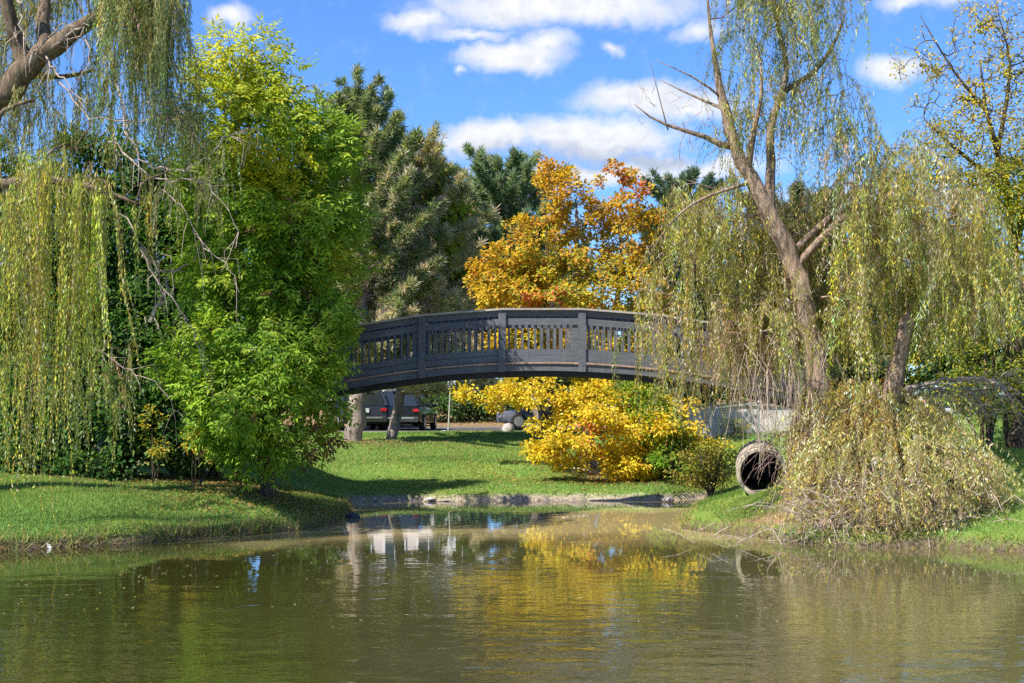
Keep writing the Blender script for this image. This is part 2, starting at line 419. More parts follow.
def broad_leaves(LV, cen, outd, n_per, rad, ln, wd, colf, flat=.75, droop=.35, compound=False, upn=.9):
    m = len(cen); tot = m*n_per
    idx = np.repeat(np.arange(m), n_per); c = cen[idx]
    rs = rad*(.7+.6*R.random(m))[idx][:, None]
    off = rnd_dir(tot)*(R.random((tot, 1))**.45)*rs; off[:, 2] *= flat
    base = c+off
    ax = unit(off*1.0+outd[idx]*rad*.6+R.normal(0, rad*.45, (tot, 3))); ax[:, 2] -= droop; ax = unit(ax)
    nr = unit(np.array([0, 0, 1.])*upn+outd[idx]*.6+SUNH*.45+R.normal(0, .5, (tot, 3)))
    shade = R.random(m)[idx]
    col = colf(base, idx, shade)
    if not compound:
        LV.diamonds(base, ax, nr, ln*(.65+.6*R.random(tot)), wd*(.7+.6*R.random(tot)), cosfade(col)); return
    # pinnate leaf: terminal leaflet + pairs along a rachis
    side = unit(np.cross(ax, nr)); rl = ln*2.6
    LV.diamonds(base+ax*rl*.9, ax+np.array([0,0,-.2]), nr, ln*(.8+.4*R.random(tot)), wd, cosfade(col))
    for t, sg in ((.85, 1), (.85, -1), (.6, 1), (.6, -1), (.35, 1), (.35, -1)):
        b = base+ax*rl*t+np.array([0, 0, -.03])*t
        LV.diamonds(b, ax*.55+side*sg*.85+np.array([0, 0, -.28])+R.normal(0, .12, (tot, 3)), nr+R.normal(0, .2, (tot, 3)), ln*(.75+.4*R.random(tot)), wd*(.8+.3*R.random(tot)), cosfade(col))

def strands(LV, MBs, starts, outd, length, colf, reach=.25, step=.055, leaf=.085, wid=.015, leafy=.92, stem_r=.0035, sway=.05, t0=.0, bare_top=0.0, seg=9, spread=.55, rope=5):
    m = len(starts); length = np.broadcast_to(length, (m,))
    # strands hang in ropes: neighbours share their sway and reach
    ng = max(1, int(math.ceil(m/rope))); g = np.arange(m)//rope
    ph = (R.random((ng, 2))*6.28)[g]; fr = (1.2+R.random((ng, 2))*1.6)[g]; am = R.normal(0, sway, (ng, 2))[g]; rc = (reach*(.4+R.random(ng)))[g]
    drift = R.normal(0, .05, (ng, 2))[g]+R.normal(0, .012, (m, 2))
    if rope > 1:
        first = g*rope; starts = starts[np.minimum(first, m-1)]+R.normal(0, .035, (m, 3)); outd = outd[np.minimum(first, m-1)]; length = length*(.55+.45*R.random(m))
    rope_tone = (.62+.62*R.random((ng, 1)))[g]; rope_hue = (1+R.normal(0, .10, (ng, 3)))[g]
    def pos(i, s):
        e = 1-np.exp(-s/.28)
        x = starts[i, 0]+outd[i, 0]*rc[i]*e+am[i, 0]*(np.sin(ph[i, 0]+s*fr[i, 0])-np.sin(ph[i, 0]))+drift[i, 0]*s
        y = starts[i, 1]+outd[i, 1]*rc[i]*e+am[i, 1]*(np.sin(ph[i, 1]+s*fr[i, 1])-np.sin(ph[i, 1]))+drift[i, 1]*s
        z = starts[i, 2]+(.5+outd[i, 2])*rc[i]*.5*e*(np.exp(-s/.5))-s*(1-.25*np.exp(-s/.3))
        return np.stack([x, y, z], -1)
    nn = (length/step).astype(int); ii = np.repeat(np.arange(m), nn)
    ss = (np.arange(len(ii))-np.repeat(np.cumsum(nn)-nn, nn))*step+R.random(len(ii))*step
    fr_ = ss/length[ii]; keep = (R.random(len(ii)) < leafy) & (fr_ > bare_top*(.5+R.random(len(ii)))); ii = ii[keep]; ss = ss[keep]
    pp = pos(ii, ss); n = len(pp)
    rad = rnd_dir(n); rad[:, 2] *= .3
    ax = unit(np.array([0, 0, -1.])+rad*spread*(.5+R.random((n, 1))))
    nr = rnd_dir(n)
    taper = np.clip(1.15-.5*(ss/length[ii]), .5, 1)
    shade = R.random(m)[ii]
    LV.diamonds(pp, ax, nr, leaf*(.7+.6*R.random(n))*taper, wid*(.75+.5*R.random(n)), cosfade(colf(pp, ii//rope, shade)*(rope_tone*rope_hue)[ii], .2), fold=.15)
    # stems
    q = np.linspace(0, 1, seg+1)
    S = np.stack([pos(np.arange(m), q[k]*length) for k in range(seg+1)], 1)   # m,seg+1,3
    ang = np.array([0, 2.094, 4.189]); ring = np.stack([np.cos(ang), np.sin(ang), 0*ang], -1)
    rr = stem_r*(1-.6*q)[None, :, None, None]
    V = S[:, :, None, :]+ring[None, None]*rr
    stem_keep = np.arange(m)
    a, b, c = np.meshgrid(np.arange(m), np.arange(seg), np.arange(3), indexing='ij'); c2 = (c+1) % 3
    k = seg+1
    f = np.stack([(a*k+b)*3+c, (a*k+b)*3+c2, (a*k+b+1)*3+c2, (a*k+b+1)*3+c], -1).reshape(-1, 4)
    MBs.add(V.reshape(-1, 3), f)

SUNH = np.array([-.6, -.6, .3])
def pal(cols, w=None):
    cols = np.array(cols, float); w = np.array(w, float)/sum(w) if w is not None else None
    def f(base, idx, shade):
        m = int(idx.max())+1 if len(idx) else 1
        k = R.choice(len(cols), m, p=w)
        own = R.choice(len(cols), len(idx), p=w)
        use = np.where(R.random(len(idx)) < .6, k[idx], own)
        return cols[use]
    return f

def finish_tree(name, base, label, cat, group, skel, LV, bark, leafm, extra=None, crown='crown', trunk='trunk', lkw=None):
    root = empty(name, base, label, cat, group)
    if skel is not None: skel.mesh(trunk, bark, root, base)
    if extra is not None and extra.n: extra.build('twigs', M['twig_green'] if 'twig_green' in M else bark, root, base)
    if LV is not None and LV.v: LV.build(crown, leafm, root, base)
    return root
M['twig_green'] = plain('young_twig', (.30, .24, .08), .7, 0, .2, 5, .2)
def gz(px, py, D):
    p = P(px, py, D); z, d = height(np.array([p[0]]), np.array([p[1]])); return np.array([p[0], p[1], float(z[0])])

# ------------------------------------------------------------------ footbridge
def wood_mat(name, a, b, rough=.7, sc=5):
    m, nt, out = newmat(name)
    tc = N(nt, 'ShaderNodeTexCoord').outputs['Object']
    n1 = noise(nt, tc, sc, 6, .7, (.6, 2, 7)); n2 = noise(nt, tc, 1.3, 4, .6)
    c = ramp(nt, n1, [(.3, a), (.7, b)])
    c = mixc(nt, ramp(nt, n2, [(.5, (0,0,0)), (.75, (.5,.5,.5))]), c, tuple(x*1.5 for x in b))
    st = noise(nt, tc, 9, 4, .7, (1.6, 1, .22)); c = mixc(nt, ramp(nt, st, [(.56, (0,0,0)), (.72, (.7,.7,.7))]), c, tuple(x*.45 for x in a))
    p = N(nt, 'ShaderNodeBsdfPrincipled'); p.inputs['Roughness'].default_value = rough; p.inputs['Specular IOR Level'].default_value = .4
    L(nt, c, p.inputs['Base Color'])
    bp = N(nt, 'ShaderNodeBump'); bp.inputs['Strength'].default_value = .5; bp.inputs['Distance'].default_value = .008
    L(nt, n1, bp.inputs['Height']); L(nt, bp.outputs[0], p.inputs['Normal']); L(nt, p.outputs[0], out.inputs[0]); return m
M['wood'] = wood_mat('blue_grey_stained_wood', (.062, .068, .078), (.125, .132, .146))
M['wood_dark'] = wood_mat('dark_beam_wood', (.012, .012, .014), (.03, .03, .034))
M['wood_cap'] = wood_mat('weathered_cap_wood', (.22, .20, .18), (.44, .39, .34))
M['wood_deck'] = wood_mat('brown_deck_wood', (.20, .13, .10), (.42, .30, .23))
def build_bridge():
    y0 = 32.8; W = 1.55; sp = 1.845; xa = .69; K = .0210; ZC = 4.535
    zc = lambda x: ZC-K*(x-xa)**2
    root = empty('footbridge', (xa, y0+W/2, 1.4), 'arched wooden footbridge stained blue-grey, spanning the pond inlet between the green tree and the willow', 'footbridge')
    org = (xa, y0+W/2, 1.4)
    posts = [-.23+sp*k for k in range(-5, 5)]
    xs0, xs1 = posts[0]-.4, posts[-1]+.4
    def seg(mb, xa_, xb_, ya, yb, o0, o1, curve=0):
        """board following the arch between xa_ and xb_; offsets below cap top"""
        n = max(1, int(curve)); q = np.linspace(xa_, xb_, n+1)
        for a, b in zip(q[:-1], q[1:]):
            za, zb = (zc(a), zc(b))
            mb.hexa([(a,ya,za+o0),(b,ya,zb+o0),(b,yb,zb+o0),(a,yb,za+o0),(a,ya,za+o1),(b,ya,zb+o1),(b,yb,zb+o1),(a,yb,za+o1)])
    for side, (yf, s) in enumerate(((y0, 1), (y0+W, -1))):
        # s=1: outer face towards the camera
        for k in range(len(posts)):
            x = posts[k]; mb = MB()
            ya, yb = (yf-.05, yf+.11) if s == 1 else (yf-.11, yf+.05)
            z1 = zc(x)-.048; z0 = zc(x)-1.475
            mb.cbox((x, (ya+yb)/2, (z0+z1)/2), (.085, .08, (z1-z0)/2), .012)
            po = mb.build('post', M['wood'], root, org)
        for k in range(len(posts)-1):
            xa_, xb_ = posts[k]+.087, posts[k+1]-.087; mb = MB()
            def zz(x): t = (x-posts[k])/sp; return zc(posts[k])*(1-t)+zc(posts[k+1])*t
            def bd(o0, o1, ya, yb, a=xa_, b=xb_):
                mb.hexa([(a,ya,zz(a)+o0),(b,ya,zz(b)+o0),(b,yb,zz(b)+o0),(a,yb,zz(a)+o0),(a,ya,zz(a)+o1),(b,ya,zz(b)+o1),(b,yb,zz(b)+o1),(a,yb,zz(a)+o1)])
            f = lambda a, b: (yf+a, yf+b) if s == 1 else (yf-b, yf-a)
            for o0, o1 in ((-.180, -.048), (-.385, -.235), (-1.075, -.935), (-1.225, -1.088)):
                j = R.normal(0, .004); bd(o0+j, o1+j, *f(.002, .04))
            nb = 11; pitch = (xb_-xa_)/nb
            for q in range(nb):
                bx = xa_+(q+.5)*pitch+R.normal(0, .003); bw = .023 if s == 1 else .018
                if q == nb-1 and k % 2 == 1: bw = .06
                bd(-1.12, -.06, *f(.043, .078), a=bx-bw, b=bx+bw)
            mb.build('railing_panel', M['wood'], root, org)
        mb = MB()
        for k in range(len(posts)-1):
            a, b = posts[k], posts[k+1]; ya, yb = (yf-.09, yf+.15) if s == 1 else (yf-.15, yf+.09)
            mb.hexa([(a,ya,zc(a)-.045),(b,ya,zc(b)-.045),(b,yb,zc(b)-.045),(a,yb,zc(a)-.045),(a,ya,zc(a)),(b,ya,zc(b)),(b,yb,zc(b)),(a,yb,zc(a))])
        mb.build('cap_rail', M['wood_cap'], root, org)
        mb = MB(); f = (yf+.002, yf+.045) if s == 1 else (yf-.045, yf-.002)
        seg(mb, xs0, xs1, *f, -1.46, -1.305, 60); mb.build('fascia', M['wood'], root, org)
        mb = MB(); f = (yf+.16, yf+.36) if s == 1 else (yf-.36, yf-.16)
        seg(mb, xs0, xs1, *f, -1.58, -1.30, 60); mb.build('beam', M['wood_dark'], root, org)
    s_ = .915; root.scale = (s_, s_, s_); root.location = (.631, 30.0+W*s_/2, 1.485)
    mb = MB(); x = xs0
    while x < xs1:
        a, b = x, x+.138; za, zb = zc(a), zc(b)
        mb.hexa([(a,y0-.035,za-1.298),(b,y0-.035,zb-1.298),(b,y0+W+.035,zb-1.298),(a,y0+W+.035,za-1.298),(a,y0-.035,za-1.255),(b,y0-.035,zb-1.255),(b,y0+W+.035,zb-1.255),(a,y0+W+.035,za-1.255)])
        x += .142
    mb.build('deck', M['wood_deck'], root, org)
    # tubular stub abutments of concrete at both ends
    for xx in (xs0-.1, xs1+.1):
        mb = MB(); mb.cbox((xx, y0+W/2, .9), (.5, W/2+.15, zc(xx)-1.33-.9), .03); mb.build('abutment', M['concrete'], root, org)
M['metal_grey'] = plain('galvanised_metal', (.42, .43, .44), .45, .8, .1)
M['concrete'] = plain('weathered_concrete', (.38, .33, .26), .9, 0, .45, 6, .2, .5)
M['concrete_wall'] = plain('pale_wall', (.58, .54, .50), .9, 0, .3, 3, .2, .4)
build_bridge()

# ------------------------------------------------------------------ culvert, wall, fence, sign
def frame_from(ax):
    a = unit(np.array(ax)); s = unit(np.cross(a, [0, 0, 1.])); u = np.cross(s, a); return a, s, u
def culvert():
    a, s, u = frame_from(CUL_AX); n = 40; ang = np.arange(n)*2*math.pi/n
    base = CUL_C-np.array([0, 0, CUL_R])
    root = empty('culvert_pipe', tuple(base), 'round concrete culvert pipe opening in the grassy bank beside the willow', 'pipe')
    prof = [(-.07, .43), (-.085, .44), (-.085, .505), (-.07, .515), (3.0, .515)]
    rings = [CUL_C+a*t+(np.cos(ang)[:, None]*s+np.sin(ang)[:, None]*u)*(r+R.normal(0, .003, n))[:, None] for t, r in prof]
    mb = MB(); V = np.vstack(rings); f = []
    for k in range(len(prof)-1):
        for j in range(n): f.append((k*n+j, k*n+(j+1) % n, (k+1)*n+(j+1) % n, (k+1)*n+j))
    mb.add(V, f); mb.build('pipe_wall', M['concrete'], root, tuple(base), smooth=False)
    prof = [(-.07, .43), (.5, .402), (3.0, .41), (3.01, .01)]
    rings = [CUL_C+a*t+(np.cos(ang)[:, None]*s+np.sin(ang)[:, None]*u)*r for t, r in prof]
    mb = MB(); f = []
    for k in range(len(prof)-1):
        for j in range(n): f.append((k*n+j, (k+1)*n+j, (k+1)*n+(j+1) % n, k*n+(j+1) % n))
    mb.add(np.vstack(rings), f); mb.build('pipe_lining', plain('dark_pipe_lining', (.12, .10, .085), .8, 0, .3), root, tuple(base))  # lining coloured darker than the outer pipe wall
culvert()

def wall():
    D = 39.6; p0 = P(688, 431, D); p1 = P(800, 431, D)
    mb = MB(); n = 8; xs = np.linspace(p0[0], p1[0]+.8, n+1)
    base = (p0[0], D, 1.4)
    root = empty('retaining_wall', base, 'low pale concrete retaining wall at the top of the lawn above the culvert', 'wall')
    for a, b in zip(xs[:-1], xs[1:]):
        mb.cbox(((a+b)/2, D+.12+.02*R.random(), 1.75), ((b-a)/2-.006, .12, .46), .012)
    mb.build('wall_panels', M['concrete_wall'], root, base)
    mb = MB(); mb.cbox(((xs[0]+xs[-1])/2, D+.13, 2.25), ((xs[-1]-xs[0])/2+.03, .17, .035), .01); mb.build('coping', M['concrete'], root, base)
wall()

def chain_fence(x0, x1, y, hgt, label, zf, step=.11, post_sp=2.4, fat=.028):
    root = empty('chain_link_fence', (x0, y, zf(x0)), label, 'fence'); org = (x0, y, zf(x0))
    xs = np.arange(x0, x1+.01, post_sp)
    for x in xs:
        mb = MB(); mb.tube([(x, y, zf(x)-.2), (x, y, zf(x)+hgt)], fat, 8); mb.tube([(x, y, zf(x)+hgt), (x, y, zf(x)+hgt+.04)], [fat*1.3, .008], 8)
        mb.build('post', M['metal_grey'], root, org)
    mb = MB(); q = np.linspace(x0, xs[-1], 12); mb.tube([(a, y-.03, zf(a)+hgt-.03) for a in q], .018, 6); mb.build('top_rail', M['metal_grey'], root, org)
    V = []; f = []; w = .0035; L_ = xs[-1]-x0
    mb = MB()
    c = -hgt
    while c < L_:
        for s in (1, -1):
            a = x0+c; b = a+hgt
            za, zb = (0, hgt) if s == 1 else (hgt, 0)
            ta = max(0, (x0-a)/hgt); tb = min(1, (xs[-1]-a)/hgt)
            if tb > ta:
                xa_, xb_ = a+hgt*ta, a+hgt*tb; z0 = za+(zb-za)*ta; z1 = za+(zb-za)*tb
                zb0, zb1 = zf(xa_)+z0*.97, zf(xb_)+z1*.97; yy = y+.01*s
                mb.hexa([(xa_-w,yy-w,zb0),(xa_+w,yy-w,zb0),(xa_+w,yy+w,zb0),(xa_-w,yy+w,zb0),(xb_-w,yy-w,zb1),(xb_+w,yy-w,zb1),(xb_+w,yy+w,zb1),(xb_-w,yy+w,zb1)])
        c += step
    mb.build('wire_mesh', M['metal_grey'], root, org)
zl = lambda y: (lambda x: float(height(np.array([x]), np.array([y]))[0][0]))
chain_fence(5.4, 8.4, 38.6, 1.0, 'thin chain-link fence in front of the pale concrete wall', zl(38.6), .13, 1.3, .02)
chain_fence(P(925,0,42)[0], 26, 42.0, 1.05, 'chain-link fence along the top of the lawn beyond the dead bough', zl(42.0), .12, 2.5, .03)

def sign():
    D = 53.8; b = gz(448, 432, D); x = b[0]; z = b[2]
    root = empty('parking_sign', (x, D, z), 'white sign plate with blue marks on a thin post at the car park edge', 'sign')
    org = (x, D, z); tilt = .12
    mb = MB(); mb.tube([(x, D, z-.2), (x+tilt*.6, D, z+1.3), (x+tilt, D, z+2.15)], .03, 8); mb.build('post', plain('pale_green_post', (.42, .43, .36), .6, .3), root, org)
    cx = x+tilt+.02; zc = z+1.83
    mb = MB(); mb.cbox((cx, D-.045, zc), (.15, .006, .24), .004); pl = mb.build('sign_plate', plain('white_sign', (.75, .76, .82), .5), root, org)
    mb = MB()
    yb = D-.053
    mb.tube([(cx-.01, yb, zc+.15), (cx-.01, yb-.004, zc+.15)], .03, 10)
    for q in ([(-.02,.11),(-.02,.02),(.05,.02),(.08,-.06),(.11,-.05)], [(-.05,.05),(-.09,0),(-.08,-.07),(-.02,-.11),(.04,-.08)], [(-.1,-.16),(.1,-.16)], [(-.08,-.19),(.06,-.19)]):
        mb.tube([(cx+a, yb-.002, zc+b_) for a, b_ in q], .011, 4)
    o = mb.build('symbol', plain('blue_sign_ink', (.03, .05, .25), .5), root, org)
    o.parent = pl
sign()

# ------------------------------------------------------------------ cars
M['tyre'] = plain('tyre_rubber', (.02, .02, .02), .85)
M['rim'] = plain('alloy_rim', (.55, .56, .58), .3, .9, .05)
M['glass'] = plain('tinted_glass', (.02, .025, .03), .06, 0, .05, 2, .8)
M['tail'] = plain('tail_lamp_red', (.38, .012, .018), .25, 0, .1, 6, .6)
M['plate'] = plain('licence_plate', (.62, .64, .68), .4, 0, .05)
M['trim'] = plain('black_trim', (.025, .025, .028), .6)
M['silver_trim'] = plain('silver_trim', (.45, .46, .48), .3, .7)
def car(name, px, D, ang, label, paint, kind='suv', s=1.0, group='cars parked behind the lawn'):
    x = P(px, 0, D)[0]; z = 1.192; rz = math.radians(ang)
    root = empty(name, (x, D, z), label, 'car', group, rz)
    # local frame: +y forward, rear at y = -L/2
    Lh, Wd = (2.25, .93) if kind == 'suv' else (2.3, .90)
    Hb = .98 if kind == 'suv' else .88; Ht = 1.66 if kind == 'suv' else 1.43
    if kind == 'suv':
        low = [(-2.25,.42,.70),(-2.22,.40,.98),(-1.9,.28,1.02),(0,.24,1.02),(1.1,.24,.98),(1.9,.28,.86),(2.2,.36,.70)]
        cab = [(-2.15,1.0,1.0),(-1.9,1.0,1.58),(-1.2,1.0,1.66),(.1,1.0,1.63),(1.15,.97,1.0)]
    else:
        low = [(-2.35,.42,.72),(-2.32,.36,.92),(-1.9,.26,.96),(0,.22,.92),(1.1,.22,.88),(1.95,.26,.76),(2.3,.34,.62)]
        cab = [(-1.75,.93,.95),(-1.0,.93,1.36),(-.3,.93,1.43),(.3,.93,1.41),(1.2,.88,.90)]
    def loft(prof, halfw, inset, nr=.10):
        """sections across x at each station with rounded shoulders"""
        mb = MB(); V = []; ns = 10
        for (y, zb, zt) in prof:
            hw = halfw(y); it = inset; h = max(zt-zb, .01); r = min(nr, h*.4)
            sec = [(-hw*.94, zb), (-hw, zb+.08*h), (-hw, zb+.55*h), (-hw+it*.75, zt-r*.6), (-hw+it+r*.6, zt), (hw-it-r*.6, zt), (hw-it*.75, zt-r*.6), (hw, zb+.55*h), (hw, zb+.08*h), (hw*.94, zb)]
            V += [(a, y, b) for a, b in sec]
        f = []
        for k in range(len(prof)-1):
            for j in range(ns): f.append((k*ns+j, k*ns+(j+1) % ns, (k+1)*ns+(j+1) % ns, (k+1)*ns+j))
        e = (len(prof)-1)*ns
        f4 = f+[(4,3,6,5),(3,2,7,6),(2,1,8,7),(1,0,9,8),(e+5,e+6,e+3,e+4),(e+6,e+7,e+2,e+3),(e+7,e+8,e+1,e+2),(e+8,e+9,e,e+1)]
        mb.add(V, f4); return mb
    hwl = lambda y: Wd*(1-.10*max(0, (abs(y)-1.5))**1.2)
    low2 = [low[0]]
    for a, b in zip(low[:-1], low[1:]): low2 += [tuple(np.array(a)*(1-t)+np.array(b)*t) for t in (.5, 1.)]
    loft(low2, hwl, .05).build('body', paint, root, smooth=False)
    loft(cab, lambda y: Wd-.06-.0*y, .20).build('cabin', M['glass'], root)
    # roof skin and pillars over the glass
    mb = MB(); cc = [c for c in cab if c[2] > 1.2]
    for a, b in zip(cc[:-1], cc[1:]):
        w = Wd-.06-.2+.02
        mb.hexa([(-w,a[0],a[2]-.03),(w,a[0],a[2]-.03),(w,b[0],b[2]-.03),(-w,b[0],b[2]-.03),(-w+.03,a[0],a[2]+.022),(w-.03,a[0],a[2]+.022),(w-.03,b[0],b[2]+.022),(-w+.03,b[0],b[2]+.022)])
    hb = cab[0]; ht = cc[0]; fb = cab[-1]; ft = cc[-1]
    for sx in (-1, 1):
        xo, xi = sx*(Wd-.05), sx*(Wd-.24)
        mb.tube([(xo, hb[0]-.01, hb[1]), (xi, ht[0]-.01, ht[2]-.01)], .055, 5)
        mb.tube([(xo, fb[0]+.01, fb[2]), (xi, ft[0]+.01, ft[2]-.01)], .035, 5)
        for yy in (-.9, .1):
            zt = np.interp(yy, [c[0] for c in cab], [c[2] for c in cab])
            mb.tube([(xo, yy, 1.0), (xi, yy, zt-.02)], .04, 5)
    mb.build('roof', paint, root)
    yr = low[0][0]
    mb = MB(); mb.cbox((0, yr-.02, .46), (Wd*.9, .07, .11), .03); b_ = mb.build('bumper', M['trim'], root)
    mb = MB(); mb.cbox((0, yr-.095, .52), (Wd*.72, .012, .03), .005); q = mb.build('bumper_strip', M['silver_trim'], None); q.parent = b_
    for sx in (-1, 1):
        mb = MB(); mb.cbox((sx*(Wd-.20), yr+.01, .82), (.12, .05, .06), .02); mb.build('tail_light', M['tail'], root)
        mb = MB(); mb.cbox((sx*(Wd-.22), -yr-.12, .68), (.16, .05, .06), .02); mb.build('headlight', M['plate'], root)
        mb = MB(); mb.cbox((sx*(Wd+.07), .95, 1.0), (.09, .05, .06), .02); mb.build('wing_mirror', paint, root)
    mb = MB(); mb.cbox((0, yr-.03, .80), (.16, .012, .08), .004); mb.build('licence_plate', M['plate'], root)
    if kind == 'suv':
        mb = MB(); mb.cbox((0, -1.98, 1.60), (.3, .05, .025), .01); mb.build('spoiler', paint, root)
    for sx in (-1, 1):
        for yy in (-1.4, 1.4):
            mb = MB(); mb.tube([(sx*(Wd-.2), yy, .34), (sx*(Wd-.17), yy, .34), (sx*(Wd+.0), yy, .34), (sx*(Wd+.02), yy, .34)], [.30, .34, .34, .30], 20)
            w = mb.build('wheel', M['tyre'], root)
            mb = MB(); mb.tube([(sx*(Wd+.0), yy, .34), (sx*(Wd+.028), yy, .34), (sx*(Wd+.034), yy, .34)], [.215, .20, .05], 14)
            q = mb.build('rim', M['rim'], None); q.parent = w
    root.scale = (s, s, s)
pm = lambda n, c: plain(n, c, .22, .3, .06, 3, .6, 0, .8)
car('parked_car', 357, 57.3, 14, 'dark slate-blue SUV with its left wheel showing, parked behind the pine trunk', pm('slate_blue_paint', (.045, .055, .085)), 'suv')
car('parked_car', 408, 57.6, -6, 'black hatchback seen from behind, parked beside the leaning pine trunk', pm('black_paint', (.012, .012, .014)), 'suv', .97)
car('parked_car', 384, 64.5, 40, 'silver car partly hidden between the two dark cars', pm('silver_paint', (.50, .51, .53)), 'sedan')
car('parked_car', 553, 58.2, 90, 'low grey-blue car seen side-on under the yellow tree branches', pm('grey_blue_paint', (.16, .17, .22)), 'sedan')
car('parked_car', 940, 58.6, -8, 'dark green car with red tail lamp behind the chain-link fence', pm('dark_green_paint', (.02, .04, .035)), 'suv')
car('parked_car', 1010, 58.8, -3, 'grey car beyond the chain-link fence near the far right trunk', pm('mid_grey_paint', (.16, .165, .17)), 'sedan')

# ------------------------------------------------------------------ pale building behind the pines
def building():
    x0, x1, y0, y1, z0, z1 = -13.5, -1.6, 80, 92, 1.4, 7.6
    root = empty('apartment_building', ((x0+x1)/2, y0, z0), 'pale two-storey building glimpsed behind the brownish pines', 'building'); org = ((x0+x1)/2, y0, z0)
    m1 = plain('pale_siding', (.62, .58, .55), .85, 0, .06, 1.2)
    mb = MB(); mb.box(x0, x1, y0, y1, z0, z1); mb.build('wall', m1, root, org)
    mb = MB(); V = [(x0-.5,y0-.5,z1),(x1+.5,y0-.5,z1),(x1+.5,y1+.5,z1),(x0-.5,y1+.5,z1),(x0-.5,(y0+y1)/2,z1+2.4),(x1+.5,(y0+y1)/2,z1+2.4)]
    mb.add(V, [(0,3,2,1),(0,1,5,4),(2,3,4,5)], [(1,2,5),(3,0,4)]); mb.build('roof', plain('brown_shingles', (.12, .09, .075), .9, 0, .3, 10), root, org)
    for zf in (z0+1.0, z0+4.0):
        for k in range(6):
            cx = x0+1.2+k*1.9
            mb = MB(); mb.cbox((cx, y0-.03, zf+.75), (.62, .05, .78), .02); w = mb.build('window', plain('white_frame', (.75, .75, .74), .6) if k == 0 and zf < 3 else bpy.data.materials['white_frame'], root, org)
            mb = MB(); mb.box(cx-.53, cx-.03, y0-.10, y0-.083, zf+.06, zf+1.44); mb.box(cx+.03, cx+.53, y0-.10, y0-.083, zf+.06, zf+1.44)
            g = mb.build('pane', M['glass'], None, org); g.location = (0,0,0); g.parent = w
building()

# ------------------------------------------------------------------ trees
def tree_base(px, py, D): return tuple(gz(px, py, D))
# green ash on the left point
def ash():
    b = np.array(tree_base(266, 487, 27.6)); sk = Skel()
    t = sk.chain([b+(0,0,-.15), P(266,450,27.7), P(268,390,27.9), P(264,320,28), P(258,240,28), P(252,160,27.9), P(244,80,27.8)], [.17,.13,.115,.10,.08,.05,.02])
    sk.chain([P(267,440,27.7), P(285,380,27.9), P(305,300,28), P(312,220,28), P(305,140,28)], [.10,.085,.07,.045,.02])
    sk.chain([P(266,420,27.7), P(240,370,27.5), P(225,300,27.6), P(215,230,27.8)], [.08,.06,.045,.02])
    lob = [(240,62,27.6,34,32,.9),(208,100,27.7,18,45,.7),(200,180,27.7,18,50,.7),(280,92,27.9,34,32,1.),(250,135,27.3,52,44,1.4),(305,160,27.8,32,40,1.2),(238,200,27.3,42,44,1.3),(295,225,27.5,46,42,1.4),
           (335,200,28,16,36,.7),(325,265,27.9,26,40,1.),(245,272,27.2,42,36,1.2),(295,305,27.4,44,36,1.3),(322,320,28,20,26,.7),(238,345,26.6,42,34,1.2),(288,358,26.4,40,34,1.2),(258,395,26.4,48,34,1.3),(216,385,26.6,24,32,.8),(310,390,26.9,22,34,.8),(305,440,27.2,24,16,.7),
           (255,440,27,24,14,.7)]
    lob += [(285,205,29.3,34,34,.6),(300,260,29.3,34,34,.6),(262,190,29.3,30,30,.6)]  # hidden rear lobes, added to throw shade on the bridge's left panel
    lob += [(325,150,28,18,34,.8),(350,235,28,12,28,.6),(278,452,27,34,16,.8),(225,420,27,24,24,.7),(185,360,27.4,16,30,.6),(200,270,28,22,34,.8)]
    cen, od = lobes_sample(lob, 700, .82)
    sk.grow(cen, .0065, .3, .15, .07, maxr=.06)
    LV = Leaves()
    def colf(base, idx, sh):
        z = base[:, 2]; x = base[:, 0]
        pxv = 512+base[:, 0]/base[:, 1]*F; pyv = HY-(base[:, 2]-H)/base[:, 1]*F
        yel = np.clip((200-pyv)/190, 0, 1)*np.clip((340-pxv)/90, 0, 1)*.9+np.clip(sh-.8, 0, 1)*1.5
        for (qx, qy, qr) in ((255,155,18),(287,82,12),(262,165,16),(330,255,14),(285,185,20),(296,158,10)):
            yel += 1.3*np.exp(-((pxv-qx)**2+(pyv-qy)**2)/qr**2)*(sh > .3)
        low = np.clip((430-pyv)/40, 0, 1)
        yel = np.clip(yel+R.normal(0, .12, len(z)), 0, 1)[:, None]
        g = np.array([.14, .27, .022])*(1-sh[:, None])+np.array([.32, .46, .04])*sh[:, None]
        c = g*(1-yel)+np.array([.56, .52, .03])*yel
        brn = ((pyv > 432) & (pxv > 300) & (R.random(len(z)) < .6)) | (R.random(len(z)) < .012)
        c[brn] = (.20, .10, .05)
        return c
    broad_leaves(LV, cen, od, 16, .27, .14, .052, colf, compound=True, flat=.6)
    finish_tree('ash_tree', tuple(b), 'dense bright green tree with yellowing top, rooted at the grassy point left of the bridge', 'tree', 'trees round the pond', sk, LV, M['bark_dark'], M['leaf_gloss'])
ash()

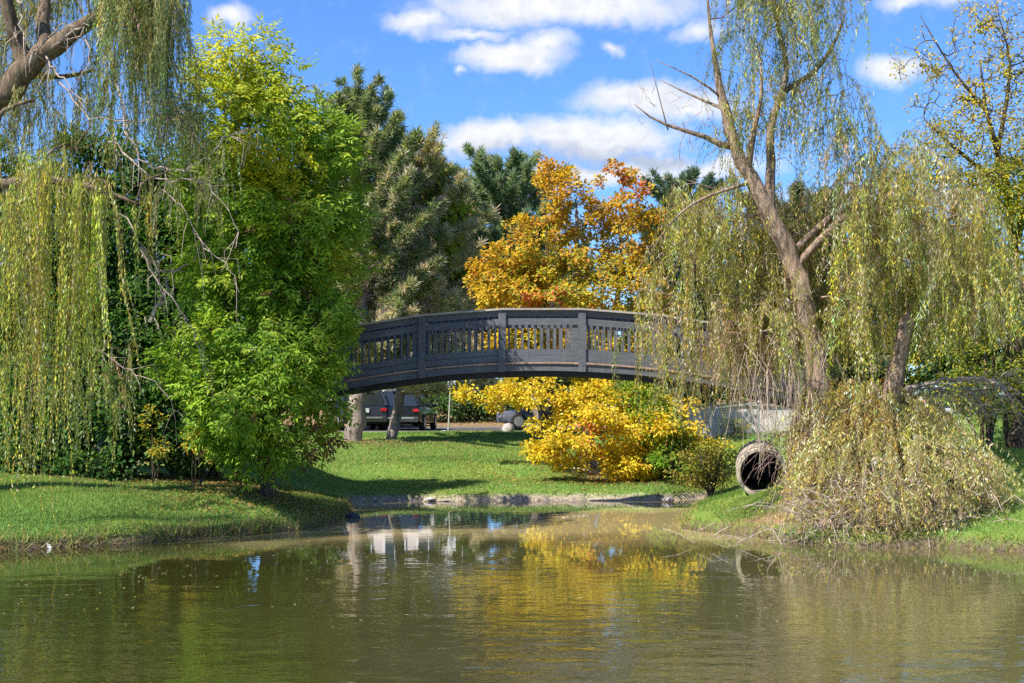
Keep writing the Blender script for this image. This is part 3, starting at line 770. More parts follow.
def generic(name, label, cat, b, lob, n, per, rad, ln, wd, cols, wts, bark, trunk, group='trees round the pond', colf=None, leafm='leaf', rt=.006, compound=False, flat=.75, shell=.55, upn=.9, thin=None):
    b = np.array(b); sk = Skel()
    for ch, rr in trunk: sk.chain(ch, rr)
    cen, od = lobes_sample(lob, n, shell)
    if thin:
        pv = HY-(cen[:, 2]-H)/cen[:, 1]*F; kp = (pv < thin[0]) | (R.random(len(cen)) > thin[1]); cen, od = cen[kp], od[kp]
    sk.grow(cen, rt, .35, .15, .06, maxr=.07)
    LV = Leaves(); broad_leaves(LV, cen, od, per, rad, ln, wd, colf or pal(cols, wts), compound=compound, flat=flat, upn=upn)
    return finish_tree(name, tuple(b), label, cat, group, sk, LV, M[bark], M[leafm])

# orange oak behind the bridge
def oak():
    D = 38.5; b = np.array(tree_base(588, 447, D))
    tr = [([b+(0,0,-.2), P(587,420,D), P(583,380,D), P(580,320,D), P(578,260,D), P(576,205,D)], [.24,.19,.17,.13,.08,.03]),
          ([P(584,395,D), P(610,340,D), P(622,270,D), P(620,200,D)], [.11,.09,.06,.02]),
          ([P(583,385,D), P(545,330,D), P(525,270,D)], [.10,.07,.03]),
          ([P(586,420,D-.1), P(620,405,D-.8), P(660,410,D-1.3)], [.07,.05,.02]),
          ([P(586,418,D-.1), P(550,400,D-.8), P(500,392,D-1)], [.07,.05,.02])]
    lob = [(560,200,D,26,30,1.),(585,235,D,42,40,1.4),(622,200,D,34,34,1.2),(640,250,D,32,45,1.4),(535,250,D,36,38,1.3),(560,290,D-.5,55,35,1.8),(620,290,D-.3,48,40,1.8),(510,290,D,38,28,1.4),(655,300,D,22,40,1.2),(615,178,D,14,12,.5),
           (548,172,D,9,9,.4),
           (600,345,D,60,35,1.8),(530,345,D,45,35,1.5),
           (545,393,D-1,42,20,1.2),(590,400,D-1.4,42,24,1.3),(630,405,D-1.4,42,20,1.2),(672,410,D-1.6,30,16,1.0),(560,425,D-1.8,34,22,1.1),(605,435,D-2,36,24,1.1),(512,395,D-.6,30,14,1.0),(492,402,D-.3,18,9,.8),(570,440,D-3,26,14,.6),(600,415,D-3,34,14,.6),(645,425,D-3,34,16,.6),(625,462,D-3,22,12,.5),(690,425,D-2.4,20,12,.6),
           (620,455,D-2.3,26,16,.8),(645,462,D-2.5,20,14,.7),(548,445,D-2.0,18,14,.7),(650,440,D-2,28,16,.8),(710,442,D-2,24,9,.6)]
    def colf(base, idx, sh):
        pxv = 512+base[:, 0]/base[:, 1]*F; pyv = HY-(base[:, 2]-H)/base[:, 1]*F; n = len(base)
        yel = np.array([.60, .43, .025]); org = np.array([.56, .29, .03]); red = np.array([.48, .14, .05]); grn = np.array([.34, .36, .04])
        u = sh[:, None]; c = yel*(1-u**3)+org*u**3; lem = (pyv > 365) & (R.random(n) < .75); c[lem] = np.array([.68, .54, .035])
        topr = np.clip((205-pyv)/60, 0, 1)*np.clip((pxv-595)/30, 0, 1)
        k = (R.random(n) < topr*.22); c[k] = red
        for (qx, qy, qr) in ((530,300,13),(560,301,12),(600,440,8),(592,430,7),(615,180,12),(640,190,8),(500,315,8)):
            k = R.random(n) < .75*np.exp(-((pxv-qx)**2+(pyv-qy)**2)/qr**2); c[k] = (.68, .20, .07)
        k = (R.random(n) < .5*np.exp(-((pxv-575)**2/70**2+(pyv-275)**2/60**2))+.06); c[k] = grn
        upr = np.clip((300-pyv)/90, 0, 1)*.5; k = R.random(n) < upr; c[k] = c[k]*np.array([.85, .66, 1.0])
        return c
    lob = [(a, b_, c, d*.84, e*.8, f) if b_ > 380 else (a, b_, c, d, e, f) for a, b_, c, d, e, f in lob]+[(540,455,D-2.2,12,10,.4),(572,468,D-2.4,16,9,.4),(622,474,D-2.6,16,9,.4),(655,470,D-2.6,14,8,.4),(692,448,D-2.4,16,9,.5),(470,395,D-.3,14,7,.5),(612,388,D-.5,36,12,.8),(498,275,D,26,30,1.),(487,300,D,20,18,.8)]
    generic('oak_tree', 'golden and orange autumn oak behind the bridge with branches hanging below it', 'tree', b, lob, 640, 80, .29, .115, .08, None, None, 'bark_grey', tr, colf=colf, shell=.62, thin=(405, .15))
oak()

# shrubs and small trees
def shrub(name, label, px, py, D, lob, n, per, cols, wts, ln=.10, wd=.05, rad=.3, bark='bark_dark', cat='shrub', group='shrubs round the pond', **kw):
    ts = .3 if cat in ('sapling', 'shrub') else 1.0
    b = tree_base(px, py, D); bb = np.array(b)
    tr = []
    for q in range(5):
        l = lob[q % len(lob)]; t = P(l[0], l[1], l[2]); mid = bb*.5+t*.5+R.normal(0, .12, 3)
        tr.append(([bb+(R.normal(0, .08), R.normal(0, .08), -.1), mid, t], [.05*ts, .035*ts, .015*ts]))
    return generic(name, label, cat, b, lob, n, per, rad, ln, wd, cols, wts, bark, tr, group, **kw)
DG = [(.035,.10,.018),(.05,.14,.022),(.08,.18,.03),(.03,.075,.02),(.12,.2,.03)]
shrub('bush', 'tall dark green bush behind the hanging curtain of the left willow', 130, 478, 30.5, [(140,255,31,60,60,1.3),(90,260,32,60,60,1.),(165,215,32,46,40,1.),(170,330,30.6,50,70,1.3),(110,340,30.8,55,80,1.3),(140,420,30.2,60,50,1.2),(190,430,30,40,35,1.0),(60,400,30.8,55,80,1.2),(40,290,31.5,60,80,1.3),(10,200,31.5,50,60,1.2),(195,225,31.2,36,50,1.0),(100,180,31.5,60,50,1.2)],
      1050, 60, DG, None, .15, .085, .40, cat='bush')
shrub('bush', 'broad dark bush behind the foot of the bright green tree', 215, 470, 31.5, [(215,300,32,45,60,1.1),(218,215,31.6,34,50,1.0),(235,180,31.6,26,30,.8),(230,380,32,50,60,1.1),(200,440,31.6,45,30,1.),(180,190,32.2,40,40,1.)], 360, 55, DG, None, .15, .085, .38, cat='bush')  # upper lobes hidden behind the ash, added for shade on the bridge
shrub('maple_tree', 'small yellow-orange tree glimpsed between the left willow and the green tree', 205, 455, 34, [(200,262,33.5,20,22,.7),(190,300,33.5,26,18,.7),(215,320,33.5,22,18,.6),(195,335,33.5,20,14,.6)], 70, 45, [(.62,.42,.02),(.6,.3,.03),(.5,.45,.03)], None, .10, .06, .28, cat='tree', group='trees round the pond')
shrub('sapling', 'small yellow sapling at the foot of the dark bush', 152, 482, 28.8, [(152,430,28.7,12,28,.3),(160,448,28.6,8,14,.2)], 22, 22, [(.55,.42,.03),(.45,.4,.04),(.12,.2,.03)], None, .08, .04, .14)
shrub('sapling', 'orange-yellow sapling between the dark bush and the green tree trunk', 196, 470, 28.4, [(196,440,28.2,14,10,.3),(222,448,27.6,20,12,.3),(190,430,28.3,8,8,.2)], 26, 20, [(.6,.36,.02),(.5,.4,.03),(.35,.32,.04)], None, .08, .045, .14)
shrub('bush', 'bright green bush under the golden oak near the pond inlet', 668, 480, 36.2, [(660,430,36,28,24,.8),(675,458,35.6,30,22,.8),(650,415,36.2,22,26,.7),(640,395,36.3,26,14,.7)], 130, 50, [(.16,.30,.02),(.10,.22,.02),(.24,.36,.03),(.4,.4,.05)], [3,3,2,1], .10, .05, .28, cat='bush')
shrub('bush', 'olive-yellow low bush leaning over the inlet beside the culvert', 715, 482, 33.5, [(700,457,33.5,22,12,.6),(722,452,33.2,18,8,.4),(690,474,33.8,22,10,.5),(712,478,33.4,18,8,.4)], 52, 40, [(.36,.32,.05),(.45,.36,.05),(.22,.24,.05)], None, .09, .04, .22, cat='bush')
shrub('bush', 'small yellow-green shrub at the foot of the pale wall', 735, 432, 39.2, [(735,427,39.2,12,6,.3)], 16, 26, [(.45,.40,.06),(.25,.3,.05)], None, .07, .035, .16, cat='bush')
# tall yellow-green shrub and its neighbours on the far right
shrub('bush', 'yellow-green leafy thicket at the right edge beside the grey trunk', 985, 420, 31, [(1000,230,31,50,45,1.2),(990,195,31,40,34,1.),(1025,170,31,36,40,1.),(1000,405,30.6,40,16,.9),(960,408,30.8,30,12,.7),(1010,205,30.4,30,30,1.),(975,300,31.4,55,50,1.3),(1030,300,31,50,70,1.3),(945,340,31.6,50,40,1.2),(1010,360,31.2,60,40,1.2),(1040,200,31,40,40,1.),(965,385,30.8,55,14,.9)], 420, 50,
      [(.36,.36,.03),(.22,.28,.03),(.52,.44,.03),(.12,.18,.03)], [3,3,2,2], .08, .04, .3, cat='bush')
# trees that stand off both sides of the view and close the far view
def back_tree(px, top, D, w, cols, label, name='broadleaf_tree', n=210, base_y=None, per=60, k=0, tlo=.28, tx=0):
    b = tree_base(px+tx, 425, D); zt = P(px, top, D)[2]; h = zt-b[2]; s = F/D
    lob = []
    for q in range(6):
        t = tlo+(.9-tlo)*q/5; ww = w*math.sin(math.pi*(t*.85+.08))
        lob.append((px+R.normal(0, w*.2), HY-(b[2]+h*t-H)*s, D+R.normal(0, .5), ww*.75, h*s*.17, ww*.7/s))
    tr = [([np.array(b)+(0,0,-.2), np.array(b)+(R.normal(0,.2), 0, h*.35), np.array(b)+(R.normal(0,.3), 0, h*.8)], [.03*h, .022*h, .005*h])]
    generic(name, label, 'tree', b, lob, n, per, h*.055, .24, .16, cols, None, 'bark_dark', tr, 'trees beyond the car park', rt=.012)
YG = [(.32,.36,.04),(.22,.30,.04),(.40,.40,.05)]; OL = [(.16,.18,.04),(.22,.23,.06),(.10,.14,.04)]; MG = [(.06,.13,.03),(.09,.18,.04),(.05,.10,.03)]
back_tree(440, 178, 48.5, 36, [(.40,.44,.05),(.30,.36,.05),(.46,.46,.07)], 'yellow-green tree rising between the pines left of the bridge centre', n=150, tlo=.62, tx=108)
back_tree(470, 340, 72, 60, MG, 'dark green tree behind the white sign', n=130)
back_tree(400, 330, 98, 60, OL, 'olive tree behind the pale building')
back_tree(560, 300, 84, 75, MG, 'dark green tree far behind the golden oak')
back_tree(650, 290, 80, 60, OL, 'olive tree far behind the bridge right of the oak')
back_tree(730, 250, 66, 70, MG, 'green tree behind the left part of the right willow')
back_tree(820, 225, 62, 75, OL, 'olive tree behind the trunk of the right willow')
back_tree(868, 250, 58, 50, OL, 'olive tree in the gap behind the broken trunk')
back_tree(905, 235, 62, 75, YG, 'yellow-green tree behind the fence right of the willow')
back_tree(985, 230, 56, 80, MG, 'dark tree behind the chain-link fence at the far right')
back_tree(1110, 250, 50, 120, OL, 'olive tree beyond the right edge of the lawn')
back_tree(300, 300, 60, 80, MG, 'dark green tree behind the bright green tree')
back_tree(200, 290, 56, 80, MG, 'dark tree deep behind the left willow')
back_tree(90, 290, 50, 100, MG, 'dark tall tree behind the left willow branches', n=200)
back_tree(20, 360, 40, 60, MG, 'low dark tree behind the foot of the left willow', n=200)
back_tree(-20, 280, 46, 110, MG, 'dark tall tree past the left edge behind the willow', n=200)
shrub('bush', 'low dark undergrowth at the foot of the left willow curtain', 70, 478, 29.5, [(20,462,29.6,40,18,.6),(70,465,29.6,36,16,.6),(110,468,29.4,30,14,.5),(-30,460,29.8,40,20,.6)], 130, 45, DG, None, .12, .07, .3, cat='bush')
def hedge():
    shrub('hedge', 'dense green hedge beyond the car park behind the sign', 470, 415, 68, [(px, 398+R.normal(0,3), 68+R.normal(0,.5), 26, 20, 1.) for px in range(425, 700, 24)], 330, 34, MG+[(.14,.2,.05)], None, .2, .11, .5, cat='hedge', group=None)
hedge()

# pines
def pine(name, label, b, top, width, lean=(0,0), cols=None, dead=.3, n_br=70, r0=.24, cone=.7, per=30, tuft=.30, first=.12, bare=.18):
    b = np.array(b); h = top-b[2]; sk = Skel(); q = np.linspace(0, 1, 8)
    tr = [b+np.array([lean[0]*t**.8+.12*math.sin(5*t), lean[1]*t, h*t-(.2 if t == 0 else 0)]) for t in q]
    sk.chain(tr, r0*(1-q*.93)); sk.chains
    tp = []; td = []; hh = []
    trunk = np.array(sk.p)
    sk.g0 = len(sk.p)
    tw = MB()
    for k in range(n_br):
        t = first+(1-first)*(k+R.random())/n_br
        c = np.array([np.interp(t, q, [p[a] for p in tr]) for a in range(3)])
        prof = (math.sin(math.pi*min(1, (t-first)/(1-first)*.62+.30)))**cone
        ln = width*prof*(.65+.5*R.random())*(1-.0*t)
        az = k*2.4+R.normal(0, .3); el = -.05+.75*t+R.normal(0, .12)
        d = np.array([math.cos(az)*math.cos(el), math.sin(az)*math.cos(el), math.sin(el)])
        m = max(3, int(ln/.35)); s = np.linspace(0, 1, m+1)
        pts = c+d*ln*s[:, None]+np.array([0, 0, 1.])*(ln*.22*s**2.2)[:, None]+np.cumsum(R.normal(0, .03, (m+1, 3)), 0)
        rb = .012+.022*ln*.5*(1-.4*t)
        sk_r = rb*(1-.8*s)+.004; tw.tube(pts, sk_r, 4, cap=False)
        for j in range(m*4):
            u = 1-(1-bare)*R.random()**1.1
            pt = np.array([np.interp(u, s, pts[:, a]) for a in range(3)])
            side = unit(np.cross(d, [0, 0, 1.]))*R.choice([-1, 1])
            dd = unit(d*(.5+.5*R.random())+side*(.2+.8*R.random())*(1.2-u)+np.array([0, 0, .35+.5*t+R.normal(0, .15)]))
            l2 = (.15+.55*R.random())*min(1, ln*.35)*(1.15-u*.5)
            e = pt+dd*l2; tw.tube([pt, (pt+e)/2+R.normal(0, .02, 3), e], [.008, .006, .004], 3, cap=False)
            tp.append(e); td.append(unit(dd+np.array([0, 0, .35]))); hh.append(t)
            tp.append((pt+e)/2+R.normal(0, .05, 3)); td.append(unit(dd+np.array([0, 0, .2]))); hh.append(t)
    for k in range(8): tp.append(tr[-1]+R.normal(0, .12, 3)); td.append(np.array([0, 0, 1.])); hh.append(1.)
    tp = np.array(tp); td = np.array(td); hh = np.array(hh); m = len(tp)
    LV = Leaves(); idx = np.repeat(np.arange(m), per); n = len(idx)
    ax = unit(td[idx]*.75+rnd_dir(n)*.9); base = tp[idx]-td[idx]*(R.random((n, 1))*tuft*.7)
    cols = np.array(cols or [(.24,.29,.12),(.30,.34,.15),(.18,.23,.12)])
    pc = cols[R.choice(len(cols), m)]
    isd = R.random(m) < dead*np.clip(1.25-hh*1.1, .05, 1)*1.6
    dc = np.array([(.60,.50,.38),(.52,.46,.32),(.66,.56,.45)])[R.choice(3, m)]
    pc[isd] = dc[isd]
    thin = R.random(n) < np.where(isd[idx], .55, 1.)
    idx, ax, base = idx[thin], ax[thin], base[thin]; n = len(idx)
    LV.diamonds(base, ax, rnd_dir(n), tuft*(.6+.5*R.random(n)), .034, cosfade(pc[idx], .2), fold=.1, pos=.5)
    root = empty(name, tuple(b), label, 'pine', 'pine trees between the pond and the car park')
    sk.mesh('trunk', M['bark_pine'], root, tuple(b)); tw.build('branches', M['bark_pine'], root, tuple(b)); LV.build('crown', M['needle'], root, tuple(b))
b1 = tree_base(353, 441, 44.5)
pine('pine_tree', 'tall pine with a thick mottled trunk just left of the bridge end', b1, P(0, 105, 44.5)[2], 2.5, (.35, .3), dead=.35, n_br=95, r0=.30, first=.2)
b2 = tree_base(391, 434, 47)
pine('pine_tree', 'broad brownish pine on a slim leaning trunk behind the bridge', b2, P(0, 168, 47.5)[2], 2.7, (.9, .6), dead=.75, n_br=110, r0=.19, cone=.5, first=.17, cols=[(.42,.40,.17),(.34,.35,.16),(.48,.43,.22)])
b3 = tree_base(548, 432, 50)
pine('pine_tree', 'bluish-green pine between the brownish pine and the golden oak', b3, P(0, 178, 50)[2], 2.5, (-1.4, 0), dead=.2, n_br=100, r0=.24, cone=.5, first=.16, cols=[(.22,.30,.16),(.27,.35,.19),(.18,.24,.15)])
b4 = tree_base(550, 430, 55)
pine('pine_tree', 'brown-tinged pine filling the gap behind the bridge railing', b4, P(0, 215, 53)[2], 2.8, (-3.4, 0), dead=.8, n_br=90, r0=.22, cone=.4, first=.18, cols=[(.42,.40,.19),(.32,.34,.15)])
b5 = tree_base(690, 430, 52)
pine('pine_tree', 'dark pine topping out behind the right willow near its bare branch', b5, P(0, 195, 52)[2], 2.2, (-.2, 0), dead=.1, n_br=90, r0=.22, cone=.5, first=.1, cols=[(.08,.14,.08),(.11,.17,.10)])
b6 = tree_base(800, 430, 50)
pine('pine_tree', 'dark pine hidden behind the curtain of the right willow', b6, P(0, 215, 50)[2], 2.6, (0, 0), dead=.15, n_br=80, r0=.22, cone=.5, first=.06, cols=[(.05,.10,.06),(.07,.12,.06)])

# ------------------------------------------------------------------ willows
WG = dict(bright=([(.44,.50,.07),(.54,.58,.12),(.62,.56,.07),(.66,.66,.38)], [3,4,2,2]),
          grey=([(.30,.34,.10),(.42,.44,.20),(.22,.26,.06),(.56,.54,.36),(.54,.48,.08)], [3,3,3,1.2,.8]),
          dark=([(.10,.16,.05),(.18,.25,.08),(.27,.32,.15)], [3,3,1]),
          olive=([(.36,.38,.07),(.50,.49,.11),(.62,.62,.42),(.66,.55,.06),(.42,.32,.18),(.22,.25,.05)], [4,3,2.4,1.6,1.2,2]),
          brown=([(.46,.34,.20),(.54,.43,.30),(.40,.35,.11),(.60,.55,.38)], [3,2,2,2]))
WG['pale'] = ([(.50,.48,.14),(.62,.56,.22),(.72,.70,.50),(.66,.52,.10),(.48,.36,.20),(.34,.34,.10)], [3,3,3,1.6,1.6,1.6])
def wcol(k):
    c, w = WG[k]; f = pal(c, w); return f
def put_clusters(cl, LV, tw, sk=None):
    """cl rows: (px, py, D, spread_px, depth_m, n strands, length m, palette, kw)"""
    tg = []
    for row in cl:
        px, py, D, sp, dp, n, ln, pk = row[:8]; kw = row[8] if len(row) > 8 else {}
        c = P(px, py, D); s = D/F
        st = c+np.stack([R.uniform(-1, 1, n)*sp*s, R.normal(0, dp, n), R.normal(0, .12, n)], 1)
        od = unit(np.stack([R.normal(kw.get('ox', 0), .6, n), R.normal(-.2, .6, n), np.zeros(n)], 1)); od[:, 2] = 0
        l = ln*(.6+.5*R.random(n)); kk = {k: v for k, v in kw.items() if k != 'ox'}
        strands(LV, tw, st, od, l, wcol(pk), **kk)
        m = max(1, n//5); tg += list(st[R.choice(n, m, replace=False)]+np.array([0, 0, .02]))
    return tg

def left_willow():
    
    b = np.array(tree_base(-95, 500, 25.5)); sk = Skel(); LV = Leaves(); tw = MB()
    sk.chain([b+(0,0,-.3), P(-110,420,25.4), P(-100,300,25.3), P(-70,200,25.1), P(-20,118,24.8), P(28,66,24.6), P(60,40,24.5), P(100,18,24.6), P(140,-20,24.8), P(160,-70,25)], [.46,.40,.36,.31,.26,.21,.16,.12,.10,.05])
    sk.chain([P(28,66,24.6), P(10,20,24.3), P(-5,-50,24)], [.16,.12,.08])
    sk.chain([P(45,50,24.5), P(42,10,24.9), P(50,-50,25.2), P(70,-120,25.6)], [.14,.11,.09,.05])
    sk.chain([P(-75,215,25), P(-20,190,24.4), P(30,178,24), P(75,182,23.6), P(110,192,23.4), P(140,205,23.3)], [.14,.10,.085,.06,.04,.02])
    sk.chain([P(-60,190,25), P(0,82,25.4), P(30,72,25.6), P(60,80,25.8), P(95,70,26)], [.11,.08,.06,.05,.025])
    sk.chain([P(-85,240,25), P(-30,150,24.4), P(10,100,24.2), P(35,100,24.1)], [.08,.06,.04,.02])
    # pale dead branches reaching right
    dead = MB()
    for ch, r in (([P(100,30,24.5), P(120,90,24), P(128,140,23.6), P(150,165,23.4), P(175,172,23.3), P(205,160,23.2), P(228,135,23.1), P(245,133,23.1)], .03),
                  ([P(110,140,23.8), P(135,165,23.5), P(160,180,23.4), P(190,178,23.3), P(215,190,23.2), P(232,215,23.2), P(238,245,23.2)], .022),
                  ([P(60,80,24), P(90,120,23.8), P(120,122,23.6), P(160,118,23.5), P(188,120,23.4), P(204,145,23.3), P(213,175,23.3)], .02),
                  ([P(50,50,24.2), P(80,25,24), P(92,50,23.9), P(82,80,23.8)], .03), ([P(45,55,24.2), P(60,78,23.9), P(85,102,23.8)], .028), ([P(30,60,24.3), P(55,28,24), P(88,24,23.9)], .03),
                  ([P(20,0,23.9), P(22,30,23.9), P(12,34,23.9), P(28,58,24.1)], .035), ([P(160,190,23.5), P(185,210,23.4), P(200,245,23.4), P(232,268,23.3), P(238,330,23.3)], .018),
                  ([P(140,250,24), P(170,300,24), P(195,330,24), P(205,380,24)], .018), ([P(120,210,24), P(150,255,24), P(170,255,24), P(178,330,24)], .015), ([P(95,350,25), P(130,372,25), P(160,385,25), P(185,420,25)], .02),
                  ([P(140,250,24), P(150,262,25.5), P(168,275,26.5), P(190,262,26.5), P(208,238,26.6)], .05), ([P(150,320,26.5), P(166,296,26.5), P(168,275,26.5)], .06)):
        pts = np.array(ch); seg = np.linspace(0, len(pts)-1, len(pts)*4); d = np.stack([np.interp(seg, range(len(pts)), pts[:, a]) for a in range(3)], 1)
        d[1:-1] = (d[:-2]+2*d[1:-1]+d[2:])/4; d += R.normal(0, .028, d.shape)
        dead.tube(d, np.linspace(r*.8, r*.2, len(d)), 5)
        for q in range(len(d)//2):
            k = R.integers(1, len(d)-1); v = unit(d[k]-d[k-1]+R.normal(0, .8, 3)*.06+np.array([0, 0, -.1*R.random()])); ln_ = .25+.5*R.random()
            e = d[k]+(unit(v+R.normal(0, .5, 3)))*ln_*.6; e2 = e+np.array([R.normal(0, .06), R.normal(0, .05), -ln_*.7])
            dead.tube([d[k], e, e2], [r*.3, r*.2, .003], 3)
    cl = []
    # bright curtain
    for (x, y, n, ln) in ((8,195,16,4.6),(25,170,22,4.6),(42,160,26,4.9),(58,172,26,4.9),(75,182,22,4.6),(95,180,24,3.6),(104,190,18,3.4),(84,215,10,3.6),(-12,230,20,4.2),(-30,200,20,4.6)):
        cl.append((x, y, 22.6+R.normal(0, .25), 8, .22, int(n*1.75), ln*1.13, 'bright', dict(reach=.12, leaf=.105, wid=.022, sway=.045, spread=.45)))
    for (x, y, n, ln, k) in ((136,203,5,2.2,'bright'),(151,182,6,2.0,'bright'),(178,180,7,1.3,'grey'),(205,150,5,1.0,'grey'),(195,165,5,1.2,'grey'),(222,140,5,.9,'bright'),(165,190,6,1.2,'grey'),(236,150,2,1.2,'grey')):
        cl.append((x, y, 23.2, 3, .06, n, ln, k, dict(reach=.05, leaf=.10, wid=.019, sway=.03, spread=.5)))
    # upper grey-green masses
    for k in range(190):
        x = R.uniform(-10, 178); y = R.uniform(-70, 110); 
        if x > 120: y = R.uniform(-70, 30)
        y2 = y; ln = R.uniform(1.0, 2.3)
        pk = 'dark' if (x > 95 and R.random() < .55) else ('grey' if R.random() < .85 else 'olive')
        if abs(x-72) < 26 and abs(y-45) < 40 and R.random() < .8: continue
        if x < 62 and y < 95 and R.random() < .2: continue
        if 62 <= x < 125 and y > -10 and R.random() < .25: continue
        D_ = R.uniform(24.9, 26.8) if x < 95 else R.uniform(22.6, 24.8)
        cl.append((x, y2, D_, 9, .25, 13, ln, pk, dict(reach=.3, leaf=.095, wid=.018)))
    for k in range(52):
        x = R.uniform(-10, 215); y = R.uniform(70, 200); ln = R.uniform(.8, 1.7)
        cl.append((x, y, R.uniform(24.2, 25.6), 10, .25, 9, ln, 'grey' if R.random() < .6 else 'olive', dict(reach=.3, leaf=.09, wid=.017)))
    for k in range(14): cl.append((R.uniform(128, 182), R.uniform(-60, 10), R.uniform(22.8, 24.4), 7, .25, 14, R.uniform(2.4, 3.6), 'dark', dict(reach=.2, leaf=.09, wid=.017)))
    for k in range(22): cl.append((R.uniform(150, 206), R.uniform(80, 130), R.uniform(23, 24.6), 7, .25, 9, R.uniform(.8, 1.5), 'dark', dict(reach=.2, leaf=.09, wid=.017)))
    for k in range(16): cl.append((R.uniform(0, 130), R.uniform(330, 400), R.uniform(24.5, 26.5), 10, .3, 9, R.uniform(1, 1.8), 'dark' if R.random() < .5 else 'olive', dict(reach=.2, leaf=.09, wid=.017)))
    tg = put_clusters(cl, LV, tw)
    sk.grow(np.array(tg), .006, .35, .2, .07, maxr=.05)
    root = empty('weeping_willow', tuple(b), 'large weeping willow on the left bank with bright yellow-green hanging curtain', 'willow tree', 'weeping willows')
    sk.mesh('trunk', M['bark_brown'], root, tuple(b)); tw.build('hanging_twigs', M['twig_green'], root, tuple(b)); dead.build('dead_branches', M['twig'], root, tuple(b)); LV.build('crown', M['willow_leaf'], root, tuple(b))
left_willow()

def right_willow():
    b = np.array(tree_base(806, 453, 25.6)); sk = Skel(); LV = Leaves(); tw = MB(); D = 25.4
    sk.chain([b+(0,0,-.25), P(822,415,D), P(822,375,D), P(811,335,D), P(803,300,D), P(796,270,D), P(783,240,D), P(768,210,D), P(752,182,D), P(739,160,D), P(731,140,D), P(727,110,D), P(719,85,D), P(714,55,D), P(709,20,D), P(706,-30,D)],
             [.35,.28,.215,.185,.175,.165,.165,.165,.14,.12,.115,.095,.07,.045,.028,.013])
    sk.chain([b+(-.25,.1,-.2), P(795,440,25.8), P(794,415,25.9), P(808,385,25.6), P(818,360,25.4)], [.17,.12,.09,.06,.03])
    sk.chain([P(768,212,D), P(770,180,D+.1), P(771,150,D+.1), P(770,120,D+.2), P(782,92,D+.3), P(792,70,D+.3), P(780,40,D+.4), P(772,0,D+.4), P(768,-50,D+.4)], [.11,.09,.08,.07,.06,.05,.04,.03,.015])
    sk.chain([P(782,92,D+.3), P(805,82,D+.4), P(825,62,D+.4), P(838,40,D+.5), P(845,15,D+.5)], [.055,.05,.045,.03,.015])
    sk.chain([P(748,170,D), P(752,130,D-.2), P(765,100,D-.3), P(760,60,D-.3)], [.07,.05,.035,.015])
    sk.chain([P(722,145,D), P(705,133,D-.1), P(690,128,D-.15), P(668,130,D-.2), P(650,122,D-.2), P(640,112,D-.2), P(634,104,D-.25)], [.06,.045,.038,.03,.02,.012,.006])
    sk.chain([P(726,110,D), P(708,104,D+.1), P(690,98,D+.2), P(672,82,D+.2), P(660,80,D+.2)], [.035,.025,.018,.012,.005])
    sk.chain([P(724,100,D), P(700,76,D-.2), P(680,72,D-.2), P(655,60,D-.2)], [.025,.018,.012,.005])
    sk.chain([P(668,130,D-.2), P(660,105,D-.2), P(657,80,D-.3), P(650,62,D-.3)], [.016,.011,.008,.004])
    # spreading limbs that carry the big curtain
    sk.chain([P(796,268,D), P(825,232,25.6), P(860,205,26), P(905,196,26), P(950,208,25.8), P(985,235,25.6)], [.075,.06,.05,.04,.03,.012])
    sk.chain([P(790,255,D), P(830,215,26), P(880,200,26.6), P(930,215,27), P(970,250,27.2)], [.07,.06,.05,.035,.015])
    sk.chain([P(752,182,D), P(725,190,25.1), P(695,200,24.8), P(665,225,24.6), P(650,255,24.6)], [.04,.032,.025,.018,.01])
    sk.chain([P(770,215,D), P(745,215,26), P(715,225,26.4), P(690,250,26.6)], [.035,.03,.02,.01])
    cl = []
    # big right curtain; top outline follows the dome
    def top(x): return np.interp(x, [640,665,700,745,790,830,870,910,950,985,1010], [250,195,180,185,185,168,150,148,160,205,280])
    def bot(x): return np.interp(x, [640,665,700,720,745,790,860,900,950,1000], [430,445,440,400,395,385,400,385,375,350])
    for k in range(420):
        x = R.uniform(642, 1005); t = top(x); u = R.random()**1.1
        y = t+R.normal(0, 12)+(bot(x)-t-45)*u*.85; avail = (bot(x)-y)/F*24.5; ln = min(avail*1.0, R.uniform(1.0, 2.2))
        if 783-(300-y)*.25 < x < 832 and y > 180 and R.random() < .9: D_ = R.uniform(25.9, 28)
        elif 740 < x < 800 and y < 300 and R.random() < .7: D_ = R.uniform(25.8, 27.5)
        else: D_ = R.uniform(23.4, 27.8)
        if x < 765: D_ = R.uniform(25.4, 28.4)
        if 880 < x < 930 and y+ln*55 > 315: D_ = R.uniform(25.9, 27.8)
        if 700 < x < 735 and y > 260 and R.random() < .45: continue
        if 640 < x < 745 and R.random() < .12: continue
        if x < 712 and y+ln*50 > 300 and R.random() < .62: continue
        pk = 'olive' if R.random() < .78 else ('brown' if R.random() < .6 else 'grey')
        if 735 < x < 810 and y > 280: pk = 'brown' if R.random() < .7 else 'olive'
        cl.append((x, y, D_, 9, .3, 15, max(.5, ln), pk, dict(reach=.45, leaf=.105, wid=.020, spread=.75, sway=.10, leafy=.9 if pk != 'brown' else .55)))
    # long strands hanging over the bridge end
    for x in list(range(636, 728, 7)):
        y = 262+R.uniform(-15, 45); cl.append((x, y, R.uniform(25.2, 26.8), 4, .2, 4, R.uniform(2.2, 3.2), 'olive', dict(reach=.1, leaf=.10, wid=.019, sway=.035)))
    for k in range(90):
        cl.append((R.uniform(715, 800), R.uniform(285, 350), R.uniform(25.6, 27.2), 7, .3, 12, R.uniform(1.0, 1.8), 'brown' if R.random() < .6 else 'olive', dict(reach=.3, leaf=.09, wid=.017, leafy=.55, spread=.8, sway=.1)))
